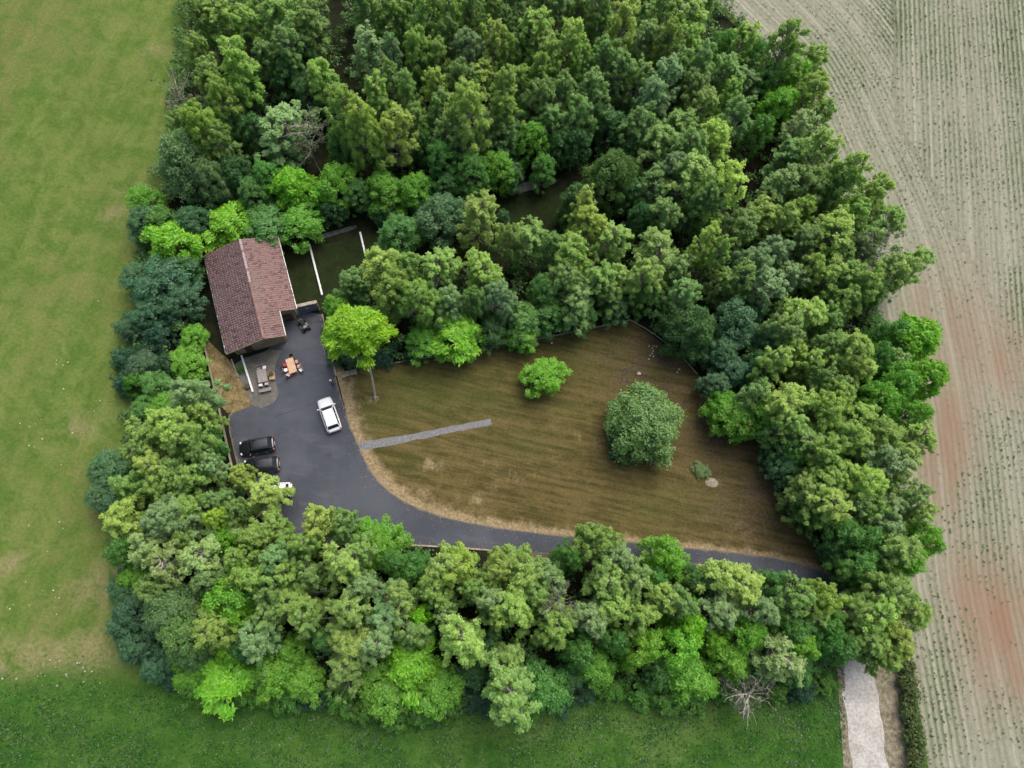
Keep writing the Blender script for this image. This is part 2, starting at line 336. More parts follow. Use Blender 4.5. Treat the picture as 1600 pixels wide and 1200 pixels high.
# crop field on the right
EDGE_PX = [(1040, -160), (1100, -20), (1150, 30), (1205, 85), (1245, 150), (1272, 220), (1308, 300), (1335, 370), (1352, 440), (1362, 500), (1378, 600), (1388, 700), (1394, 800), (1400, 900), (1410, 960), (1424, 1040), (1440, 1130), (1452, 1210), (1462, 1300)]
edge = smooth_poly(G(EDGE_PX), 2, False)
fpoly = np.concatenate([edge, G([(1700, 1330), (2300, 1200), (2400, 500), (2300, -150), (1700, -350), (1200, -300)])])
low_dir = P(1560, 560) - P(1600, 1180); low_dir = np.array(low_dir[:2]) / np.linalg.norm(low_dir[:2]); low_nrm = np.array([low_dir[1], -low_dir[0]])
def field_u(q):
    px = Qn(q); d = segdist(q, edge)
    xb = np.interp(px[:, 1], [-200, 185, 330, 480, 560, 1300], [1395, 1400, 1480, 1550, 1600, 1900])
    return np.where(px[:, 0] > xb, (q - np.array(P(1400, 100)[:2])) @ low_nrm, d)
def blobs(q, spots):
    px = Qn(q); v = np.zeros(len(q))
    for x, y, rx, ry, s in spots: v = np.maximum(v, s * np.exp(-(((px[:, 0] - x) / rx) ** 2 + ((px[:, 1] - y) / ry) ** 2)))
    return v
F_GREEN = [(1410, 30, 55, 70, 1.1), (1470, 70, 70, 80, .8), (1580, 60, 55, 130, .95), (1590, 250, 50, 120, .7), (1310, 110, 80, 70, .7), (1480, 250, 120, 90, .5), (1595, 470, 30, 80, .9), (1470, 1080, 35, 120, 1.0), (1455, 960, 25, 60, .6), (1545, 800, 60, 120, .7), (1570, 690, 50, 70, .55), (1510, 1000, 22, 60, .5), (1560, 1120, 60, 60, .45), (1590, 900, 40, 60, .5), (1340, 230, 50, 60, .35), (1500, 440, 60, 100, .2), (1800, 500, 200, 500, .4)]
F_PINK = [(1480, 690, 45, 120, .9), (1500, 540, 60, 120, .6), (1560, 980, 60, 110, 1.0), (1520, 930, 50, 90, .8), (1440, 480, 30, 60, .5), (1570, 560, 40, 80, .7), (1590, 1050, 40, 60, .8), (1750, 800, 120, 200, .5)]
sheet('crop_field', fpoly, 0.012, 0.8, M['field'], {'u': field_u, 'green': lambda q: blobs(q, F_GREEN), 'pink': lambda q: blobs(q, F_PINK)})

# woodland floor
WOOD_PX = [(300, -80), (292, 120), (280, 200), (262, 330), (232, 420), (214, 540), (215, 640), (214, 740), (208, 860), (222, 960), (260, 1030), (340, 1056), (500, 1068), (620, 1080), (800, 1078), (950, 1050), (1100, 1060), (1220, 1060), (1310, 1040), (1395, 1000), (1405, 900), (1398, 800), (1390, 700), (1378, 600), (1360, 500), (1350, 440), (1330, 370), (1300, 300), (1262, 220), (1235, 150), (1190, 85), (1140, 30), (1080, -20), (1020, -160), (500, -160)]
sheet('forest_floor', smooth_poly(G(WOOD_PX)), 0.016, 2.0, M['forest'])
# walled yard behind the gate, with the gravel strip on its far side
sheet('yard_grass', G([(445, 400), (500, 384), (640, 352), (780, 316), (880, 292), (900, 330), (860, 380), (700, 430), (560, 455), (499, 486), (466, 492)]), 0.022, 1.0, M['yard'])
sheet('gravel_strip', smooth_poly(G([(492, 370), (512, 363), (530, 359), (556, 351), (560, 356), (530, 366), (510, 371), (496, 376)]), 1), 0.028, 0.6, M['dullgravel'])
sheet('gravel_patch', smooth_poly(G([(776, 304), (800, 293), (822, 284), (845, 281), (872, 279), (868, 287), (840, 295), (800, 304)]), 1), 0.028, 0.6, M['gravel'])
# lawn
DRIVE_E = [(503, 492), (512, 530), (519, 565), (526, 595), (537, 635), (550, 672), (562, 700), (578, 735), (602, 764), (640, 789), (700, 810), (770, 823), (850, 834), (930, 841), (1000, 848), (1100, 858), (1180, 866), (1240, 877), (1290, 893), (1335, 920)]
DRIVE_W = [(1310, 935), (1240, 908), (1180, 893), (1100, 884), (1000, 876), (900, 869), (800, 863), (740, 858), (640, 852), (560, 852), (480, 850), (430, 842), (400, 800), (376, 750), (352, 649), (372, 640), (400, 560), (440, 530), (432, 490), (466, 484)]
drv_e = smooth_poly(G(DRIVE_E), 2, False)
LAWN_PX = [(512, 530), (540, 583), (620, 566), (760, 545), (900, 518), (985, 500), (1040, 540), (1120, 610), (1180, 690), (1240, 780), (1300, 880), (1320, 905), (1240, 890), (1000, 862), (770, 838), (640, 806), (560, 720)]
north_edge = G([(540, 583), (620, 566), (760, 545), (900, 518), (985, 500)])
def lawn_dry(q):
    px = Qn(q); d = segdist(q, drv_e); wd = np.interp(px[:, 0], [500, 560, 640, 760, 900, 1100, 1300], [1.9, 1.8, 1.5, 1.2, .9, .7, .7])
    v = 1.05 * np.exp(-(d / wd) ** 2)
    return np.maximum(v, blobs(q, [(545, 610, 16, 26, .8), (680, 725, 28, 16, .55), (740, 780, 40, 20, .45), (800, 740, 60, 40, .30), (1150, 830, 60, 30, .4), (900, 700, 80, 60, .25), (585, 622, 14, 7, .75), (660, 770, 40, 16, .5), (1115, 755, 16, 9, .8), (985, 560, 40, 30, .1)]))
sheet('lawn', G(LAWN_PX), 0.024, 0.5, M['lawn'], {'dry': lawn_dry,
    'green': lambda q: blobs(q, [(680, 610, 150, 50, 1.0), (600, 640, 60, 45, .9), (820, 690, 90, 30, .5), (640, 720, 40, 25, .5), (900, 560, 120, 50, .6), (1040, 790, 90, 40, .6), (880, 640, 60, 30, .5)]),
    'bare': lambda q: blobs(q, [(1010, 565, 75, 45, 1.0), (1120, 670, 70, 80, .95), (1190, 790, 90, 70, .95), (985, 580, 40, 35, 1), (1040, 620, 70, 50, .7), (1260, 860, 60, 40, .8)])})  # 'bare' masks the right-hand wood's painted shade, not open soil
# driveway and its neighbours
drive = np.concatenate([smooth_poly(G(DRIVE_E), 2, False), smooth_poly(G(DRIVE_W), 1, False)])
sheet('driveway', drive, 0.032, 0.7, M['asphalt'], {'edge': lambda q: 1.0 * np.exp(-segdist(q, drive) / 0.28)})
sheet('dry_grass_strip', smooth_poly(G([(316, 520), (340, 548), (362, 565), (384, 600), (402, 628), (380, 640), (349, 649), (334, 590)]), 1), 0.038, 0.8, M['straw'])
sheet('house_surround', G([(305, 400), (342, 556), (372, 566), (366, 540), (338, 420)]), 0.030, 1.0, M['forest'])
sheet('concrete_pad', smooth_poly(G([(361, 566), (445, 540), (428, 572), (430, 596), (437, 618), (424, 633), (398, 640), (384, 610), (372, 588)]), 1), 0.042, 0.7, M['pad'])
sheet('gravel_path', ragged(G([(560, 691), (640, 679), (700, 667), (767, 654), (769, 664), (700, 677), (640, 690), (566, 704)]), .05, .4), 0.034, 0.5, M['gravel'])
sheet('red_soil_patch', smooth_poly(G([(443, 822), (450, 812), (457, 816), (460, 826), (455, 836), (444, 838)]), 1), 0.046, 0.5, M['redsoil'])
sheet('red_soil_verge', smooth_poly(G([(745, 858), (800, 863), (860, 868), (900, 871), (880, 880), (800, 874), (755, 866)]), 1), 0.040, 1.0, M['redsoil'])
sheet('farm_track', ragged(smooth_poly(G([(1306, 935), (1330, 925), (1352, 1000), (1364, 1050), (1376, 1120), (1386, 1200), (1396, 1300), (1340, 1300), (1329, 1200), (1324, 1120), (1320, 1050), (1310, 990)]), 1), .16, .8), 0.036, 0.8, M['track'])
sheet('track_verge', smooth_poly(G([(1300, 990), (1380, 1010), (1404, 1030), (1412, 1110), (1422, 1200), (1432, 1300), (1326, 1300), (1318, 1200), (1312, 1110), (1308, 1050)]), 1), 0.028, 0.8, M['verge'])

# ------------------------------------------------------------------ trees
def unit(a): return a / np.maximum(np.linalg.norm(a, axis=-1, keepdims=True), 1e-9)
def leaves(name, C, Nm, S, asp=1.35, T=None, rnd=None):
    """one small rhombus per leaf spray: centres, normals, sizes"""
    n = len(C); Nm = unit(Nm)
    T = unit(np.cross(Nm, unit(rng.normal(size=(n, 3))))) if T is None else unit(T - (T * Nm).sum(1, keepdims=True) * Nm)
    Bt = np.cross(Nm, T); a = T * (S * .5 * asp)[:, None]; b = Bt * (S * .5)[:, None]
    bend = Nm * (S * .12)[:, None]
    V = np.stack([C - a - bend, C + b + bend * .5, C + a - bend, C - b + bend * .5], 1).reshape(-1, 3)
    F = np.arange(4 * n).reshape(n, 4)
    return fromnp(name, V, F, False, {'rnd': ('FACE', rng.random(n) if rnd is None else rnd)})
def clump_cloud(cl, per, size, up=0.5, inner=0.55, spread=0.42):
    """leaf sprays spread through a list of clumps (centre, radii)"""
    Cs, Ns, R = [], [], []
    for (c, r) in cl:
        k = max(12, int(per * (r[0] * r[1] * r[2]) ** (2 / 3)))
        d = unit(rng.normal(size=(k, 3))); d[:, 2] = np.where(d[:, 2] < -0.35, -d[:, 2], d[:, 2])
        rr = inner + (1 - inner) * rng.random(k) ** .6
        rr *= 1 + .16 * np.sin(d[:, 0] * 5 + c[2]) * np.cos(d[:, 1] * 6 + c[0]) + rng.normal(0, .17, k)
        Cs.append(np.asarray(c) + d * rr[:, None] * np.asarray(r)); Ns.append(d * .8 + rng.normal(size=(k, 3)) * spread + np.array([0, 0, up]))
        R.append(np.clip(rng.random(k) * .8 + rng.random() * .2, 0, 1))
    C = np.concatenate(Cs); return C, np.concatenate(Ns), size * (0.7 + .6 * rng.random(len(C))), np.concatenate(R)
def tube_mesh(name, lines, sides=6):
    """lines: list of (points, radii); tapered tubes joined into one mesh"""
    V, F = [], []
    for pts, rad in lines:
        pts = np.asarray(pts, float); o = len(V) and sum(len(v) for v in V) or 0; k = len(pts); ns = sides if rad[0] > .07 else 4
        t = unit(np.gradient(pts, axis=0)); ref = np.array([0.3, 0.9, 0.1]); u = unit(np.cross(t, ref)); v = np.cross(t, u)
        an = np.arange(ns) * 2 * PI / ns
        ring = pts[:, None] + np.asarray(rad)[:, None, None] * (np.cos(an)[None, :, None] * u[:, None] + np.sin(an)[None, :, None] * v[:, None])
        V.append(ring.reshape(-1, 3))
        for a in range(k - 1):
            for s in range(ns):
                s2 = (s + 1) % ns; F.append((o + a * ns + s, o + a * ns + s2, o + (a + 1) * ns + s2, o + (a + 1) * ns + s))
    return fromnp(name, np.concatenate(V), F, True)
def limb(a, b, r0, r1, bow=0.15, n=5):
    a = np.asarray(a, float); b = np.asarray(b, float); t = np.linspace(0, 1, n)[:, None]; L = np.linalg.norm(b - a)
    off = np.sin(t * PI) * (np.array([0, 0, -bow * L * .5]) + rng.normal(0, .05 * L, 3))
    return a + (b - a) * t + off, np.linspace(r0, r1, n)
def trunk_line(h, lean=0.0, r0=.16, n=8):
    t = np.linspace(0, 1, n); w = rng.normal(0, .12, (n, 2)).cumsum(0) * .6 + lean * t[:, None] ** 1.3; w[0] = 0
    return np.c_[w, t * h], r0 * (1 - t * .86)
PROTO = {}
def proto(key, crown, trunk, R, h, bark): PROTO.setdefault(key, []).append((crown, trunk, R, h, bark))
def birch(h=15.0, R=2.1, z0=.20, n=46, sparse=1.0, lr=1.0):
    tl, tr = trunk_line(h * .86); lines = [(tl, tr)]; cl = []
    lead = [(rng.uniform(0, 2 * PI), rng.uniform(.15, .55) * R, rng.uniform(.84, .97)) for _ in range(rng.integers(2, 5))]
    lob = rng.uniform(0, 2 * PI, 3)
    for i in range(n):
        t = ((i + rng.random()) / n) ** .85; z = h * (z0 + (.97 - z0) * t); az = i * 2.39996 + rng.normal(0, .35)
        e = R * max(.14, math.sin(PI * (t * .74 + .18)) ** .7) * (1 + .30 * math.sin(2 * az + lob[0]) + .2 * math.sin(3 * az + lob[1]))
        rr = e * math.sqrt(rng.uniform(.18, 1))
        cx = np.array([np.interp(z, tl[:, 2], tl[:, 0]) + rr * math.cos(az), np.interp(z, tl[:, 2], tl[:, 1]) + rr * math.sin(az), z - .10 * rr])
        for k in range(3):                                        # a limb carries a tuft of hanging sprays
            cr = (.24 + .22 * rng.random()) * (1 - .25 * t) * R / 2.1; o_ = rng.normal(0, .26, 3) * R / 2.1 * (k > 0)
            cl.append((cx + o_ * np.array([1, 1, 1.3]), (cr, cr, cr * rng.uniform(1.2, 1.9))))
        zb = max(h * .18, z - rr * rng.uniform(.9, 1.6) - .3)
        st = np.array([np.interp(zb, tl[:, 2], tl[:, 0]), np.interp(zb, tl[:, 2], tl[:, 1]), zb]); lines.append(limb(st, cx + (0, 0, .1), .05 * lr + .02 * R, .016 * lr))
    for az, rr, f in lead:                                        # upright leading shoots make a lobed top
        for k in range(7):
            z = h * (f - .028 * k); cr = (.20 + .05 * k) * R / 2.1
            cx = np.array([tl[-1, 0] * .7 + rr * math.cos(az) * (1 - .05 * k) + rng.normal(0, .1), tl[-1, 1] * .7 + rr * math.sin(az) + rng.normal(0, .1), z]); cl.append((cx, (cr, cr, cr * 1.5)))
        st = tl[int(len(tl) * .62)]; lines.append(limb(st, (cx[0], cx[1], h * (f - .03)), .055, .010, .02))
    C, Nn, S, r = clump_cloud(cl, 620 * sparse, .118, .5, .2, .5)
    r = np.clip(r * .68 + .36 * (C[:, 2] / h) ** 2, 0, 1)  # sunlit tops painted in: sprays turn lighter and yellower with height
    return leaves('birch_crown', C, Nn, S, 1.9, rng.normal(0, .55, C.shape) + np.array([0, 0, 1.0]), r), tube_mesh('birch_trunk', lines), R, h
def broad(h=9.5, R=2.7, z0=.16, n=96, leaf=.14, asp=1.6, per=360, cr0=.36, spread=.45, flat=1.0, star=False, lb=1.0):
    tl, tr = trunk_line(h * .8, 0, .17); lines = [(tl, tr)]; cl = []; lob = rng.uniform(0, 2 * PI, 3)
    for i in range(n):
        t = (i + rng.random()) / n; z = h * (z0 + (.93 - z0) * t ** .9); az = i * 2.39996 + rng.normal(0, .3)
        e = R * max(.2, math.sin(PI * (t * .66 + .28)) ** .7) * (1 + lb * (.20 * math.sin(2 * az + lob[0]) + .16 * math.sin(5 * az + lob[1]) + .10 * math.sin(3 * az + 9 * t + lob[2])))
        rr = e * math.sqrt(rng.uniform(.35, 1)); cr = (cr0 + .32 * rng.random()) * R / 2.7
        cx = np.array([rr * math.cos(az), rr * math.sin(az), z]); cl.append((cx, (cr, cr, cr * .9 * flat)))
        zb = max(h * .12, z - rr * .7 - .2); st = np.array([np.interp(zb, tl[:, 2], tl[:, 0]), np.interp(zb, tl[:, 2], tl[:, 1]), zb]); lines.append(limb(st, cx, .07, .018))
    for i in range(6):                                            # closed top
        az = i * 1.05; rr = R * (.10 + .16 * (i % 2)); cr = (cr0 + .2) * R / 2.7; cl.append((np.array([rr * math.cos(az), rr * math.sin(az), h * (.95 - .02 * i) - cr * .5]), (cr, cr, cr * .8)))
    C, Nn, S, r = clump_cloud(cl, per, leaf, .45, .5, spread); T = None
    if star:                                                      # long feathery sprays that stick out of the crown
        ax = np.array([0, 0, h * .5]); T = unit((C - ax)) + rng.normal(0, .35, C.shape); S = S * (1 + .5 * rng.random(len(S)))
    return leaves('leafy_crown', C, Nn, S, asp, T, r), tube_mesh('trunk', lines), R, h
def dead(h=12.0, R=2.2, leafy=0.12):
    tl, tr = trunk_line(h * .8, 0, .15); lines = [(tl, tr)]; tips = []
    for i in range(20):
        z = h * (.35 + .5 * (i / 20)); az = i * 2.4 + rng.normal(0, .3); L = R * rng.uniform(.6, 1.1)
        st = np.array([np.interp(z, tl[:, 2], tl[:, 0]), np.interp(z, tl[:, 2], tl[:, 1]), z]); en = st + np.array([L * math.cos(az), L * math.sin(az), L * rng.uniform(.5, 1.1)])
        pl, rl = limb(st, en, .06, .02); lines.append((pl, rl))
        for k in range(7):
            f = pl[rng.integers(1, 5)]; az2 = az + rng.normal(0, .8); l2 = L * rng.uniform(.25, .5)
            e2 = f + np.array([l2 * math.cos(az2), l2 * math.sin(az2), l2 * rng.uniform(.2, .9)]); lines.append(limb(f, e2, .026, .012, .1, 4)); tips.append(e2)
    cl = [(np.array(t), (.34, .34, .3)) for t in tips if rng.random() < leafy * 3]
    C, Nn, S, r = clump_cloud(cl, 60, .2); return leaves('sparse_crown', C, Nn, S, 1.4, None, r), tube_mesh('dead_trunk', lines, 5), R, h
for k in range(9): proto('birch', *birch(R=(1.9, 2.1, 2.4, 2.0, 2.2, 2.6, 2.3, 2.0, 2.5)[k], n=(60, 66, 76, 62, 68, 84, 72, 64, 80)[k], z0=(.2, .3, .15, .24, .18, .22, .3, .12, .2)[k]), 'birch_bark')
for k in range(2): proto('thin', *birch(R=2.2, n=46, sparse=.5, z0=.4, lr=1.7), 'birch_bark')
for k in range(6): proto('broad', *broad(), 'bark')
for k in range(2): proto('star', *broad(asp=3.0, leaf=.13, per=330, spread=.7, star=True, n=52, cr0=.5), 'bark')
proto('lime', *broad(asp=3.4, leaf=.105, per=520, spread=.7, star=True, n=70, cr0=.40), 'bark')
for k in range(2): proto('dense', *broad(h=8.5, R=3.2, z0=.08, n=150, leaf=.135, per=360, cr0=.34, lb=.45), 'bark')
for k in range(3): proto('bush', *broad(h=3.6, R=2.2, z0=.03, n=64, leaf=.13, per=330, cr0=.38), 'bark')
for k in range(2): proto('dead', *dead(), 'dead_bark')
# kind: prototype family, height range, leaf colour, words, crown point aimed at (share of the height)
KIND = {
 'b': ('birch', 9.3, 12.2, (0.262, 0.447, 0.090), 'olive-green birch', .76), 'y': ('birch', 10, 12.8, (0.341, 0.517, 0.098), 'yellow-green birch', .78),
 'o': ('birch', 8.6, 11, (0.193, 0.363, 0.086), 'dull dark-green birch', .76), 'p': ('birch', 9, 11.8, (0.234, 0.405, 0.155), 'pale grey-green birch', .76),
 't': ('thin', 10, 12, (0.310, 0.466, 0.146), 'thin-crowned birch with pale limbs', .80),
 'g': ('broad', 8, 10, (0.110, 0.314, 0.055), 'mid-green leafy tree', .66), 'm': ('broad', 7.5, 9.5, (0.173, 0.449, 0.035), 'bright green leafy tree', .66),
 'l': ('star', 7.5, 9, (0.226, 0.541, 0.029), 'lime-green feathery tree', .66), 'd': ('broad', 6, 8, (0.086, 0.226, 0.091), 'blue-green dark leafy tree', .64),
 'k': ('broad', 7, 9, (0.077, 0.226, 0.058), 'deep green leafy tree', .64), 'a': ('dense', 9, 10.5, (0.184, 0.350, 0.117), 'broad olive-grey tree', .66),
 's': ('dead', 11, 13, (0.130, 0.150, 0.080), 'bare grey-branched tree', .74),
 'q': ('bush', 3, 4.5, (0.101, 0.290, 0.035), 'bright green bush', .6), 'u': ('bush', 3, 4.2, (0.047, 0.145, 0.073), 'dark green bush', .6),
}
ORD = 'first second third fourth fifth sixth seventh eighth ninth tenth eleventh twelfth thirteenth fourteenth fifteenth sixteenth seventeenth eighteenth nineteenth twentieth'.split()
NAMES = {'birch': 'birch_tree', 'thin': 'birch_tree', 'broad': 'leafy_tree', 'star': 'feathery_tree', 'dense': 'round_tree', 'bush': 'bush', 'dead': 'bare_tree'}
def plant_tree(kind, base, rm, h, label, group=None, rz=None, color=None, lean=(0, 0), fam=None, which=None, cat=None):
    f, h0, h1, col, words, _ = KIND[kind]; f = fam or f
    cr, tr, R, ph, bark = PROTO[f][rng.integers(len(PROTO[f])) if which is None else which]
    t = thing(NAMES[f], label, cat or {'bush': 'bush'}.get(f, 'tree'), base, rng.uniform(0, 2 * PI) if rz is None else rz, group)
    s = rm / R; c = np.array(color or col) * (1 + rng.normal(0, .08)) * np.array([1 + rng.normal(0, .06), 1, 1 + rng.normal(0, .10)])
    for nm, me in (('crown', cr), ('trunk', tr)):
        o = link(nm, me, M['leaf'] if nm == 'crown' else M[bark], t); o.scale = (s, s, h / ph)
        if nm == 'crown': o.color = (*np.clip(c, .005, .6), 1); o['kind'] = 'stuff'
    if lean != (0, 0): t.rotation_mode = 'QUATERNION'; t.rotation_quaternion = Vector((lean[0], lean[1], 1)).to_track_quat('Z', 'Y')
    return t
